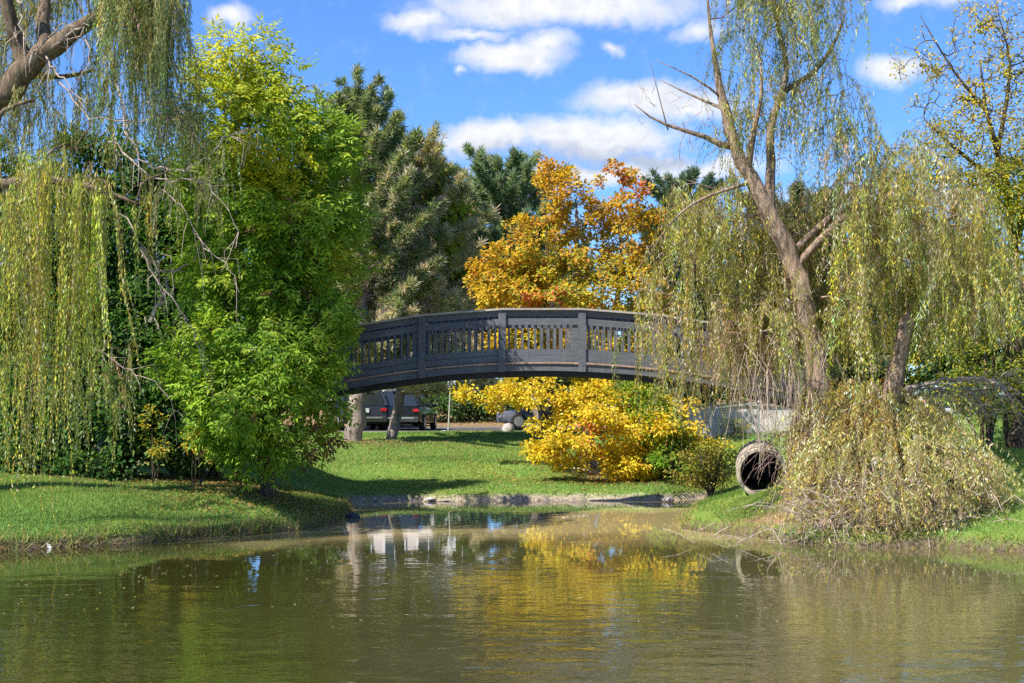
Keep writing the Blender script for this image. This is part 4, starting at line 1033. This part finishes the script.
    for x in list(range(640, 722, 8)):
        cl.append((x, R.uniform(330, 390), R.uniform(24, 25.5), 5, .2, 5, R.uniform(1.2, 1.9), 'brown', dict(reach=.08, leaf=.06, wid=.010, leafy=.25, sway=.03)))
    # sparse high crown
    for k in range(170):
        x = R.normal(792, 38); y = -70+200*R.random()**1.25
        if x < 722 or x > 868: continue
        if y < 0: x = 775+(x-788)*.9
        pk = R.choice(['grey', 'olive', 'olive', 'dark'], p=[.4, .3, .15, .15])
        cl.append((x, y, R.uniform(24.6, 26.4), 6, .25, 9, R.uniform(.7, 1.6), pk, dict(reach=.35, leaf=.10, wid=.02, leafy=.9, rope=3, spread=.8)))
    for k in range(14): cl.append((R.uniform(824, 872), R.uniform(70, 135), R.uniform(25, 26.2), 5, .2, 8, R.uniform(.6, 1.3), 'olive', dict(reach=.25, leaf=.085, wid=.016, leafy=.75)))
    for k in range(16): cl.append((R.uniform(700, 745), R.uniform(-40, 150), R.uniform(25, 26), 5, .2, 3, R.uniform(.6, 1.3), 'grey', dict(reach=.2, leaf=.07, wid=.013, leafy=.45)))
    for k in range(14): cl.append((R.uniform(655, 712), R.uniform(85, 165), R.uniform(25, 25.6), 4, .1, 2, R.uniform(.25, .7), 'brown', dict(reach=.1, leaf=.06, wid=.011, leafy=.25)))
    for (x, y) in ((732,165),(728,150),(745,185),(738,175),(800,290),(786,262)): cl.append((x, y, 25.1, 5, .1, 8, .35, 'olive', dict(reach=.2, rope=1, spread=1.2)))
    tg = put_clusters(cl, LV, tw)
    sk.grow(np.array(tg), .0055, .35, .2, .08, maxr=.045)
    # bare twig skirts around the trunk foot
    tb = MB()
    for k in range(150):
        s0 = P(R.uniform(735, 830), R.uniform(330, 400), R.uniform(24.8, 26.4)); ln = R.uniform(.5, 1.5); sw = R.normal(0, .22, 2)
        tb.tube([s0, s0+np.array([sw[0]*.5, sw[1]*.5, -ln*.4]), s0+np.array([sw[0], sw[1], -ln])], [.007, .005, .003], 3)
    for k in range(26):
        s0 = P(R.uniform(640, 712), R.uniform(85, 135), 25.2); v = np.array([R.normal(-.3, .4), R.normal(0, .2), R.normal(.25, .4)]); ln = R.uniform(.3, .8)
        tb.tube([s0, s0+v*ln*.6+(0,0,.02), s0+v*ln+np.array([0, 0, .05])], [.006, .004, .002], 3)
    root = empty('weeping_willow', tuple(b), 'half-bare leaning weeping willow right of the bridge with olive trailing branches', 'willow tree', 'weeping willows')
    sk.mesh('trunk', M['bark_willow'], root, tuple(b)); tw.build('hanging_twigs', M['twig_green'], root, tuple(b)); tb.build('bare_twigs', M['twig'], root, tuple(b)); LV.build('crown', M['willow_leaf'], root, tuple(b))
right_willow()

# broken stub trunk standing out of the brush pile
def stub():
    D = 24.9; b = gz(888, 445, D); pts = [b+(0,0,-.2), P(889,410,D), P(895,375,D), P(901,345,D), P(908,318,D)]
    mb = MB(); mb.tube(pts, [.22,.19,.165,.14,.125], 12)
    mb.tube([P(908,320,D), P(909,313,D)], [.12,.03], 8)
    o = mb.build('broken_trunk', M['bark_willow'], None, tuple(b)); tag(o, 'short broken willow trunk rising out of the heap of fallen branches', 'tree stump')
stub()

def pile():
    D = 24.6; b = gz(880, 520, 24.3); LV = Leaves(); tw = MB(); br = MB(); org = tuple(b)
    root = empty('fallen_willow_bough', org, 'great heap of fallen willow branches with drying leaves at the water edge', 'brush heap')
    # heap surface: three overlapping domes
    domes = [(886,482,24.5,92,66,1.3),(868,425,25.2,72,45,1.0),(938,470,24.7,58,50,1.1),(830,492,24.5,34,50,.9),(854,402,25.4,46,28,.8),(905,412,25.3,45,26,.7),(864,522,23.8,78,28,.7),(915,515,23.9,50,34,.7),(960,480,24.8,38,34,.8),(890,500,24,60,40,.9)]
    starts = []; od = []
    for (px, py, DD, rx, rz, ry) in domes:
        c = P(px, py, DD); r = np.array([rx*DD/F, ry, rz*DD/F]); m = int(rx*rz/5.0)
        d = rnd_dir(m*2); d = d[(d[:, 1] < .45) & (d[:, 2] > -.75)][:m]
        starts.append(c+d*r*(.72+.3*R.random((len(d), 1)))); od.append(d)
    starts = np.vstack(starts); od = np.vstack(od); n = len(starts)
    zg = height(starts[:, 0], starts[:, 1])[0]
    starts[:, 2] = np.maximum(starts[:, 2], np.maximum(zg, 0)+.12)
    pxv = 512+starts[:, 0]/starts[:, 1]*F; pyv = HY-(starts[:, 2]-H)/starts[:, 1]*F
    ln = np.clip((starts[:, 2]-np.maximum(zg, 0))*.75, .12, .85)*(.6+.5*R.random(n))
    low = np.clip((pyv-470)/55, 0, 1)
    o2 = od.copy(); o2[:, 2] = np.maximum(o2[:, 2], -.2)*.8; 
    kk = R.random(n) < low*.62+.10
    for mask, pk, lf in ((~kk, 'pale', .92), (kk, 'brown', .65)):
        strands(LV, tw, starts[mask], o2[mask], ln[mask], wcol(pk), reach=.5, step=.045, leaf=.10, wid=.019, leafy=lf, seg=5, spread=1.1, sway=.18, rope=3)
    # rusty dead leaves near the trunk
    k = (np.abs(pxv-860) < 45) & (np.abs(pyv-395) < 30)
    if k.sum() > 3: strands(LV, tw, starts[k], o2[k], ln[k]*.7, pal([(.5,.26,.06),(.45,.34,.05),(.4,.18,.08)], [2,3,1]), reach=.3, leaf=.08, wid=.018, leafy=.6, seg=5, spread=1.2)
    # inner branches and tangle at the foot
    core = P(865, 430, 25.3)
    for q in range(70):
        t = starts[R.integers(n)]; mid = core*.45+t*.55+np.array([0, 0, .15*R.random()])
        br.tube([core+R.normal(0, .3, 3), mid, t], [.035*R.random()+.012, .015, .005], 5)
    for q in range(900):
        px = R.normal(885, 55); py = R.uniform(490, 548); DD = R.uniform(23.3, 24.2)
        s0 = P(px, py, DD); g = max(0, float(0)); v = np.array([R.normal(0, .38), R.normal(-.1, .2), R.normal(-.05, .28)])
        e = s0+v; e[2] = max(e[2], .01); s0[2] = max(s0[2], .03); mid = (s0+e)/2+np.array([0, 0, .1*R.random()])
        br.tube([s0, mid, e], [.007, .006, .003], 3)
    br.build('bare_branches', M['twig'], root, org); tw.build('leafy_twigs', M['twig_green'], root, org); LV.build('leaves', M['willow_leaf'], root, org)
pile()

# dead bough reaching right from the heap
def bough():
    D = 26.2; b = P(905, 388, D); mb = MB(); org = tuple(b)
    root = empty('dead_bough', org, 'bare grey dead bough sticking out sideways over the right lawn', 'dead branch')
    mains = [[(905,390),(925,383),(950,380),(978,380),(1000,384),(1012,400),(1022,415)], [(910,392),(935,388),(970,388),(1000,392),(1018,398)], [(960,381),(985,383),(1005,374),(1018,369)],
             [(962,384),(972,395),(985,407),(997,416)], [(950,381),(965,378),(990,380),(1015,390)], [(930,386),(955,392),(975,402),(990,416)]]
    for i, ch in enumerate(mains):
        pts = np.array([P(x, y, D+.12*i-.05*k) for k, (x, y) in enumerate(ch)])
        seg = np.linspace(0, len(pts)-1, len(pts)*3); d = np.stack([np.interp(seg, range(len(pts)), pts[:, a]) for a in range(3)], 1)+R.normal(0, .03, (len(pts)*3, 3))
        mb.tube(d, np.linspace(.05 if i == 0 else .026, .006, len(d)), 6)
        for q in range(16):
            k = R.integers(1, len(d)-1); v = unit(np.array([.6, R.normal(0, .4), R.normal(-.35, .5)])); l = R.uniform(.2, .75)
            mb.tube([d[k], d[k]+v*l*.5+R.normal(0, .03, 3), d[k]+v*l+np.array([0, 0, -.12*l])], [.009, .006, .003], 3)
    mb.build('branch', M['twig'], root, org)
bough()

# twigs hanging in front of the culvert
def tangle():
    b = P(775, 470, 27.6); mb = MB()
    for q in range(34):
        s0 = P(R.uniform(768, 800), R.uniform(435, 468), R.uniform(26.4, 27.2)); ln = R.uniform(.3, 1.1); sx = -R.uniform(.1, .75)
        e = s0+np.array([sx, R.normal(0, .15), -ln*.55]); z = float(height(np.array([e[0]]), np.array([e[1]]))[0][0]); e[2] = max(e[2], z+.02)
        mid = (s0+e)/2+np.array([0, 0, .18+.1*R.random()]); q2 = (s0+mid)/2+np.array([0, 0, .05]); q3 = (mid+e)/2+np.array([-.05, 0, .04])
        mb.tube([s0, q2, mid, q3, e], [.008, .008, .007, .005, .003], 4)
    o = mb.build('dead_twigs', M['bark_purple'], None, tuple(b)); tag(o, 'arching purple-brown bare twigs drooping across the culvert mouth', 'twigs')
M['bark_purple'] = bark_mat('purple_twig', (.16, .10, .09), (.36, .26, .23), 8, .3)
tangle()

# honey locust on the far right: dark branching, few yellow leaves
def locust():
    D = 31.5; b = np.array(tree_base(1016, 418, D)); sk = Skel()
    sk.chain([b+(0,0,-.3), P(1016,380,D), P(1014,330,D), P(1016,290,D), P(1012,240,D), P(1008,190,D), P(998,150,D), P(985,110,D), P(980,60,D)], [.27,.23,.2,.17,.11,.08,.06,.04,.015])
    sk.chain([P(1012,250,D), P(1030,200,D), P(1045,130,D), P(1035,60,D), P(1040,0,D)], [.11,.09,.07,.05,.02])
    sk.chain([P(1008,195,D), P(985,170,D), P(955,150,D), P(925,120,D)], [.07,.055,.04,.015])
    sk.chain([P(998,150,D), P(1005,110,D), P(1012,60,D), P(1000,20,D)], [.06,.05,.03,.012])
    sk.chain([P(985,110,D), P(960,80,D), P(940,50,D), P(920,15,D)], [.04,.03,.02,.008])
    lob = [(960,110,D,62,48,1.6),(1000,60,D,55,55,1.6),(930,160,D,36,40,1.2),(1010,150,D,60,50,1.6),(1060,80,D,60,80,1.8),(925,60,D,34,26,1.1),(985,15,D,38,26,1.1),(970,180,D,70,30,1.4)]
    cen, od = lobes_sample(lob, 1000, .2); sk.grow(cen, .0065, .22, .1, .09, maxr=.06)
    LV = Leaves(); k = R.random(len(cen)) < .62
    broad_leaves(LV, cen[k], od[k], 12, .22, .085, .05, pal([(.5,.4,.03),(.36,.34,.05),(.42,.28,.08),(.58,.44,.02)], None), flat=.7)
    kk = (cen[:, 2] < P(0, 120, D)[2]); broad_leaves(LV, cen[kk], od[kk], 8, .26, .08, .04, pal([(.36,.34,.05),(.28,.28,.06),(.42,.36,.06)], None))
    finish_tree('locust_tree', tuple(b), 'nearly leafless dark-branched tree with a few yellow leaves at the top right', 'tree', 'trees round the pond', sk, LV, M['bark_dark'], M['leaf'])
locust()

# pale fallen log, rocks, scraps
def log():
    b = gz(600, 466, 36.9); mb = MB(); pts = []
    for t in np.linspace(0, 1, 9):
        px = 560+t*95; py = 455+t*24-3*math.sin(t*3); D = 37.2-t*1.3; g = gz(px, py, D); pts.append((g[0], g[1], g[2]+.30-.2*t+R.normal(0, .01)))
    mb.tube(pts, np.linspace(.032, .016, 9), 7)
    for k, v in ((3, (.3,-.2,.25)), (5, (.25,.1,.2)), (6, (.3,-.1,-.1))): mb.tube([pts[k], np.array(pts[k])+v], [.014, .005], 4)
    o = mb.build('fallen_branch', M['birch'], None, tuple(b)); tag(o, 'long pale fallen branch lying under the golden oak', 'branch')
log()
def rock(px, py, D, r, label, mat, z=None, cat='rock', group=None):
    import bmesh
    bm = bmesh.new(); bmesh.ops.create_icosphere(bm, subdivisions=3, radius=1)
    sd = R.random(3)*9
    for v in bm.verts:
        c = v.co; f = 1+.16*math.sin(c.x*3.1+sd[0])*math.sin(c.y*2.7+sd[1])+.08*math.sin(c.z*6+sd[2]+c.x*5)
        v.co = (c.x*r[0]*f, c.y*r[1]*f, c.z*r[2]*f)
    me = bpy.data.meshes.new('rock'); bm.to_mesh(me); bm.free(); me.materials.append(mat)
    o = bpy.data.objects.new('rock', me); COL.objects.link(o); p = P(px, py, D); o.location = (p[0], p[1], z if z is not None else p[2])
    for f in me.polygons: f.use_smooth = True
    tag(o, label, cat, group)
M['rock_dark'] = plain('wet_dark_rock', (.035, .045, .07), .45, 0, .3, 8, .5, .4)
M['rock_pale'] = plain('pale_rock', (.42, .38, .36), .9, 0, .3, 8, .2, .5)
D_ = F*H/(518-HY); rock(353, 518, D_, (.14,.11,.085), 'dark blue-grey rock in the water off the grassy point', M['rock_dark'], .03)
for k, (px, D, r, lab) in enumerate(((362,33.55,.07,'pale stone at the far waterline closest to the grassy point'), (374,33.6,.05,'small brown stone at the far waterline left of the pale stones'), (430,33.65,.09,'flat pale stone on the far waterline under the bridge'), (668,33.5,.11,'stone at the mouth of the inlet under the golden oak'))):
    rock(px, 0, D, (r*1.4, r, r*.6), lab, M['rock_pale'], .05, 'stone', 'stones along the far waterline')
def boulder():
    g = gz(508, 430, 52.8); rock(508, 0, 52.8, (.25,.2,.22), 'pale grey boulder at the top edge of the far lawn by the yellow branches', M['rock_pale'], g[2]+.1)
boulder()
def scrap():
    p = WL(49, 548.3); x, y = p; mb = MB()
    V = [(x-.03,y-.04,.0),(x+.06,y-.03,.0),(x+.01,y+.03,.01),(x-.02,y-.01,.08),(x+.02,y-.02,.06),(x-.06,y,.11),(x+.03,y+.02,.03),(x+.0,y-.04,.035)]
    mb.add(V, [], [(0,1,7),(0,7,3),(7,1,4),(7,4,3),(3,5,0),(0,5,2),(3,4,6),(4,1,6),(6,1,2),(3,6,2),(3,2,5),(0,2,1)])
    o = mb.build('litter_scrap', plain('white_plastic', (.75, .76, .78), .5), None, (x, y, 0)); tag(o, 'crumpled white scrap caught in the grass at the left waterline', 'litter')
scrap()

# ------------------------------------------------------------------ grass, tufts, fallen leaves (stuff)
def scatter(n, x0, x1, y0, y1):
    x = R.uniform(x0, x1, n); y = R.uniform(y0, y1, n); z, d = height(x, y); return x, y, z, d
def blades(name, x, y, z, hgt, wid, col, lean=.35):
    n = len(x); b = np.stack([x, y, z-.01], 1); a = R.random(n)*6.28
    side = np.stack([np.cos(a), np.sin(a), 0*a], 1); ln = np.stack([R.normal(0, lean, n), R.normal(0, lean, n), np.ones(n)], 1)*hgt[:, None]
    V = np.stack([b-side*wid[:, None]/2, b+side*wid[:, None]/2, b+ln], 1).reshape(-1, 3)
    o = mesh_np(name, V, [np.arange(3*n).reshape(-1, 3)], M['grass'], None, (0,0,0), np.repeat(col, 3, axis=0)); return tag(o, kind='stuff')
def grass():
    xs = []
    for (n, x0, x1, y0, y1) in ((150000, -11.5, -3.5, 22.3, 32.5), (110000, -7, 6.5, 33.4, 45), (50000, -14, 8, 44, 54), (60000, 3.8, 8.2, 25.3, 36), (70000, 7.5, 13, 22.5, 33), (40000, 5, 20, 30, 44)):
        xs.append(scatter(n, x0, x1, y0, y1))
    x, y, z, d = [np.concatenate([q[k] for q in xs]) for k in range(4)]
    c = P(762, 472, 28.9); rel = np.stack([x, y, z], 1)-CUL_C; t = rel@CUL_AX; rr = np.linalg.norm(rel-t[:, None]*CUL_AX, axis=1)
    k = (d > .05) & ~((t > -.15) & (t < 1.2) & (rr < CUL_R+.12))
    # leaf litter areas stay thin
    lw = sum(a*blob(x, y, *P(px, py, D)[:2], rx, ry) for px, py, D, rx, ry, a in ((150,470,31,2.6,1.4,1),(240,482,28.8,1.1,.8,1),(60,470,30.5,2.5,1.6,1),(640,450,38,2.2,2.2,.6),(870,480,25.6,2.2,1.4,1)))
    k &= R.random(len(x)) > lw*.9
    x, y, z, d = x[k], y[k], z[k], d[k]; n = len(x)
    pat = .5+.5*np.sin(x*.9+np.sin(y*.7)*1.5)*np.sin(y*.8+1+np.sin(x*.5))
    g = np.array([.12,.23,.045])[None]*(1-pat[:, None])+np.array([.24,.34,.075])[None]*pat[:, None]
    dry = R.random(n) < .12; g[dry] = (.36,.32,.10)
    hg = (.035+.05*R.random(n))*(1+.7*(R.random(n) < .04)); wd = np.full(n, .014)*(y/28)
    blades('lawn_grass', x, y, z, hg, wd, cosfade(g, .2))
    # bank fringe
    m = 60000; i = R.integers(0, len(SH), m); a = SH[i]; b = SH[(i+1) % len(SH)]; t = R.random((m, 1)); p = a*(1-t)+b*t+R.normal(0, .10, (m, 2))
    kk = (p[:, 1] > 20) & (p[:, 1] < 37); p = p[kk]; z, d = height(p[:, 0], p[:, 1]); k2 = (d > -.03) & (d < .3)
    p, z, d = p[k2], z[k2], d[k2]; cl = np.sin(p[:, 0]*5.1)+np.sin(p[:, 0]*11.3+2)+.8*np.sin(p[:, 0]*2.3+1)
    left = (p[:, 0] < -3.5) & (p[:, 1] < 31)
    k3 = R.random(len(p)) < np.where(left, np.clip(.75+.15*cl, .25, 1), np.where(p[:, 1] > 32, .14, .75)); p, z, d, cl, left = p[k3], z[k3], d[k3], cl[k3], left[k3]; n = len(p)
    col = np.array([(.30,.30,.08),(.42,.36,.16),(.16,.26,.04),(.46,.30,.10),(.20,.14,.07)])[R.choice(5, n, p=[.28,.26,.22,.12,.12])]
    hg = np.where(left, .10+.16*R.random(n)*(1+.2*cl), .05+.07*R.random(n))
    blades('bank_grass', p[:, 0], p[:, 1], np.maximum(z, 0), hg, np.full(n, .016), cosfade(col, .2), .55)
grass()
def fallen():
    LV = Leaves()
    for (n, cx, cy, sx, sy, cols) in ((2600, -7.6, 30.2, 2.2, 1.0, [(.36,.22,.10),(.28,.17,.08),(.45,.33,.12)]), (2600, *P(645,0,37.6)[:2], 2.4, 1.6, [(.5,.34,.06),(.38,.2,.08),(.3,.2,.1)]), (1500, *P(262,0,27.4)[:2], 1.1, .7, [(.3,.2,.1),(.42,.3,.1)]),
                          (350, -6, 27, 3.5, 2.5, [(.5,.42,.15),(.4,.3,.12)]), (700, 0, 40, 5, 4, [(.6,.5,.3),(.4,.3,.12)]), (5000, 0, 70, 12, 4, [(.45,.33,.18),(.36,.26,.14),(.5,.4,.2)]), (1500, *P(352,0,44)[:2], 1.8, 1.2, [(.4,.28,.16),(.3,.2,.1)])):
        x = R.normal(cx, sx, n); y = R.normal(cy, sy, n); z, d = height(x, y); k = d > .1; x, y, z = x[k], y[k], z[k]; m = len(x)
        a = R.random(m)*6.28; ax = np.stack([np.cos(a), np.sin(a), R.normal(0, .25, m)], 1)
        c = np.array(cols)[R.choice(len(cols), m)]
        LV.diamonds(np.stack([x, y, z+.02+.03*R.random(m)], 1), ax, np.array([0, 0, 1.])+R.normal(0, .35, (m, 3)), .08*(1+(y > 50)*.8), .05*(1+(y > 50)*.8), cosfade(c))
    o = LV.build('leaf_litter', M['leaf']); tag(o, kind='stuff')
    LV = Leaves(); n = 1100; y = R.uniform(15, 33, n); x = R.uniform(-.4, .4, n)*y; x += 0; k = shore_d(x, y) < -.1
    nearl = R.random(n) < .35; k &= nearl | ((x < 1) & (y > 18) & (R.random(n) < .8)); x, y = x[k], y[k]; m = len(x); a = R.random(m)*6.28
    LV.diamonds(np.stack([x, y, np.full(m, .006)], 1), np.stack([np.cos(a), np.sin(a), 0*a], 1), np.array([0, 0, 1.])+0*R.normal(0, 1, (m, 3)), .05*(.5+R.random(m)), .028, cosfade(np.array([(.5,.44,.22),(.6,.55,.35),(.4,.34,.1)])[R.choice(3, m)]), fold=.05)
    o = LV.build('floating_leaves', M['leaf']); tag(o, kind='stuff')
fallen()

# ------------------------------------------------------------------ light, sky, camera
AZ = math.radians(SUN_AZ); EL = math.radians(SUN_EL)      # azimuth of the sun left of straight behind the camera
sd = np.array([-math.sin(AZ)*math.cos(EL), -math.cos(AZ)*math.cos(EL), math.sin(EL)])
from mathutils import Vector
ld = bpy.data.lights.new('sun', 'SUN'); ld.energy = 4.6; ld.angle = math.radians(.5); ld.color = (1, .94, .84)
lo = bpy.data.objects.new('sun', ld); COL.objects.link(lo); lo.rotation_euler = Vector(sd).to_track_quat('Z', 'Y').to_euler(); lo.location = (-20, -30, 40)

w = bpy.data.worlds.new('World'); SC.world = w; w.use_nodes = True; nt = w.node_tree; nt.nodes.clear()
wo = N(nt, 'ShaderNodeOutputWorld'); bg = N(nt, 'ShaderNodeBackground'); bg.inputs['Strength'].default_value = .15; L(nt, bg.outputs[0], wo.inputs[0])
sky = N(nt, 'ShaderNodeTexSky', sky_type='NISHITA'); sky.sun_disc = False; sky.sun_elevation = EL
sky.sun_rotation = math.atan2(sd[0], sd[1]); sky.air_density = 1.0; sky.dust_density = .1; sky.ozone_density = 5.0; sky.altitude = 300
skyc = mixc(nt, 1.0, sky.outputs[0], SKY_TINT, 'MULTIPLY')
gen = N(nt, 'ShaderNodeTexCoord').outputs['Generated']; sx = N(nt, 'ShaderNodeSeparateXYZ'); L(nt, gen, sx.inputs[0])
az = math_(nt, 'ARCTAN2', sx.outputs[0], sx.outputs[1]); el = math_(nt, 'ARCSINE', sx.outputs[2])
cx = N(nt, 'ShaderNodeCombineXYZ'); L(nt, az, cx.inputs[0]); L(nt, el, cx.inputs[1])
# warp so that cloud edges billow
nz = N(nt, 'ShaderNodeTexNoise'); nz.inputs['Scale'].default_value = 22; nz.inputs['Detail'].default_value = 5; nz.inputs['Roughness'].default_value = .62; L(nt, cx.outputs[0], nz.inputs['Vector'])
w1 = N(nt, 'ShaderNodeVectorMath', operation='MULTIPLY_ADD'); L(nt, nz.outputs['Color'], w1.inputs[0]); w1.inputs[1].default_value = (.035, .03, 0); w1.inputs[2].default_value = (-.0175, -.015, 0)
w2 = N(nt, 'ShaderNodeVectorMath', operation='ADD'); L(nt, cx.outputs[0], w2.inputs[0]); L(nt, w1.outputs[0], w2.inputs[1]); wv = w2.outputs[0]
def cloud(px, py, rx, ry, vec, soft=1.0):
    u = (px-512)/F; v = (HY-py)/F; a0 = math.atan(u); e0 = math.atan(v*math.cos(a0))
    mp = N(nt, 'ShaderNodeMapping'); mp.vector_type = 'POINT'; ax_, ey = rx/F, ry/F
    mp.inputs['Scale'].default_value = (1/ax_, 1/ey, 0); mp.inputs['Location'].default_value = (-a0/ax_, -e0/ey, 0); L(nt, vec, mp.inputs[0])
    ln = N(nt, 'ShaderNodeVectorMath', operation='LENGTH'); L(nt, mp.outputs[0], ln.inputs[0])
    return math_(nt, 'MULTIPLY', math_(nt, 'SUBTRACT', 1.25, ln.outputs['Value'], False), soft), mp.outputs[0]
CL = [(560,6,155,24,1.),(420,22,42,14,.8),(470,34,50,8,.6),(512,56,62,17,1.),(545,45,40,14,.8),(640,97,72,20,.9),(700,105,50,18,.8),(490,140,62,20,1.),(590,138,95,26,1.1),(655,160,45,14,.8),(600,172,150,13,.75),(720,168,70,14,.7),
      (228,15,22,12,.8),(892,68,36,18,.8),(905,0,26,10,.7),(965,-4,45,12,.7),(612,50,14,8,.6),(463,72,9,6,.6),(695,30,26,16,.6),(340,-60,120,40,.9),(800,-90,160,50,.9),(860,200,120,16,.6),(250,180,90,20,.6),(560,-150,200,45,.9)]
tot = None
for c in CL:
    f, _ = cloud(*c[:4], wv, c[4]); tot = f if tot is None else math_(nt, 'MAXIMUM', tot, f)
gn = noise(nt, gen, 3.2, 5, .6, (1, 1, 2.5))
off = N(nt, 'ShaderNodeMapRange'); off.inputs[1].default_value = .52; off.inputs[2].default_value = .8; off.inputs[4].default_value = 1.0; L(nt, gn, off.inputs[0])
side = N(nt, 'ShaderNodeMapRange'); side.inputs[1].default_value = .93; side.inputs[2].default_value = .75; L(nt, sx.outputs[1], side.inputs[0])
tot = math_(nt, 'MAXIMUM', tot, math_(nt, 'MULTIPLY', off.outputs[0], side.outputs[0]))
fine = noise(nt, cx.outputs[0], 60, 6, .65)
dens = math_(nt, 'ADD', tot, math_(nt, 'MULTIPLY', math_(nt, 'SUBTRACT', fine, .55), .9))
mask = N(nt, 'ShaderNodeMapRange', interpolation_type='SMOOTHSTEP'); mask.inputs[1].default_value = -.04; mask.inputs[2].default_value = .80; L(nt, dens, mask.inputs[0])
# cloud undersides are greyer: density just above each point
g1, lv = cloud(585, 146, 150, 24, wv); sp = N(nt, 'ShaderNodeSeparateXYZ'); L(nt, lv, sp.inputs[0])
und = N(nt, 'ShaderNodeMapRange', interpolation_type='SMOOTHSTEP'); und.inputs[1].default_value = .55; und.inputs[2].default_value = -.6; L(nt, math_(nt, 'ADD', sp.outputs[1], math_(nt, 'MULTIPLY', math_(nt, 'SUBTRACT', fine, .5), 1.2)), und.inputs[0])
inb = N(nt, 'ShaderNodeMapRange'); inb.inputs[1].default_value = 0.; inb.inputs[2].default_value = .5; L(nt, g1, inb.inputs[0])
ug = math_(nt, 'MULTIPLY', math_(nt, 'MULTIPLY', und.outputs[0], inb.outputs[0]), .9)
ug = math_(nt, 'MAXIMUM', ug, math_(nt, 'MULTIPLY', math_(nt, 'SUBTRACT', fine, .42, True), 1.6))
ccol = mixc(nt, ug, CLOUD_WHITE, CLOUD_GREY)
fin = mixc(nt, math_(nt, 'MULTIPLY', mask.outputs[0], .95), skyc, ccol); L(nt, fin, bg.inputs[0])

cd = bpy.data.cameras.new('camera'); cam = bpy.data.objects.new('camera', cd); COL.objects.link(cam)
cam.location = (0, 0, H); cam.rotation_euler = (math.radians(90), 0, 0)
cd.sensor_width = 36; cd.lens = 36*F/1024; cd.shift_y = (HY-341.5)/1024; cd.clip_end = 5000; cd.clip_start = .1
SC.camera = cam
SC.view_settings.view_transform = 'Standard'; SC.view_settings.look = 'None'; SC.view_settings.exposure = EXPO; SC.view_settings.gamma = 1
SC.cycles.max_bounces = 8; SC.cycles.transparent_max_bounces = 4; SC.cycles.use_adaptive_sampling = True; SC.cycles.adaptive_threshold = .015
try: SC.cycles.use_denoising = False
except Exception: pass
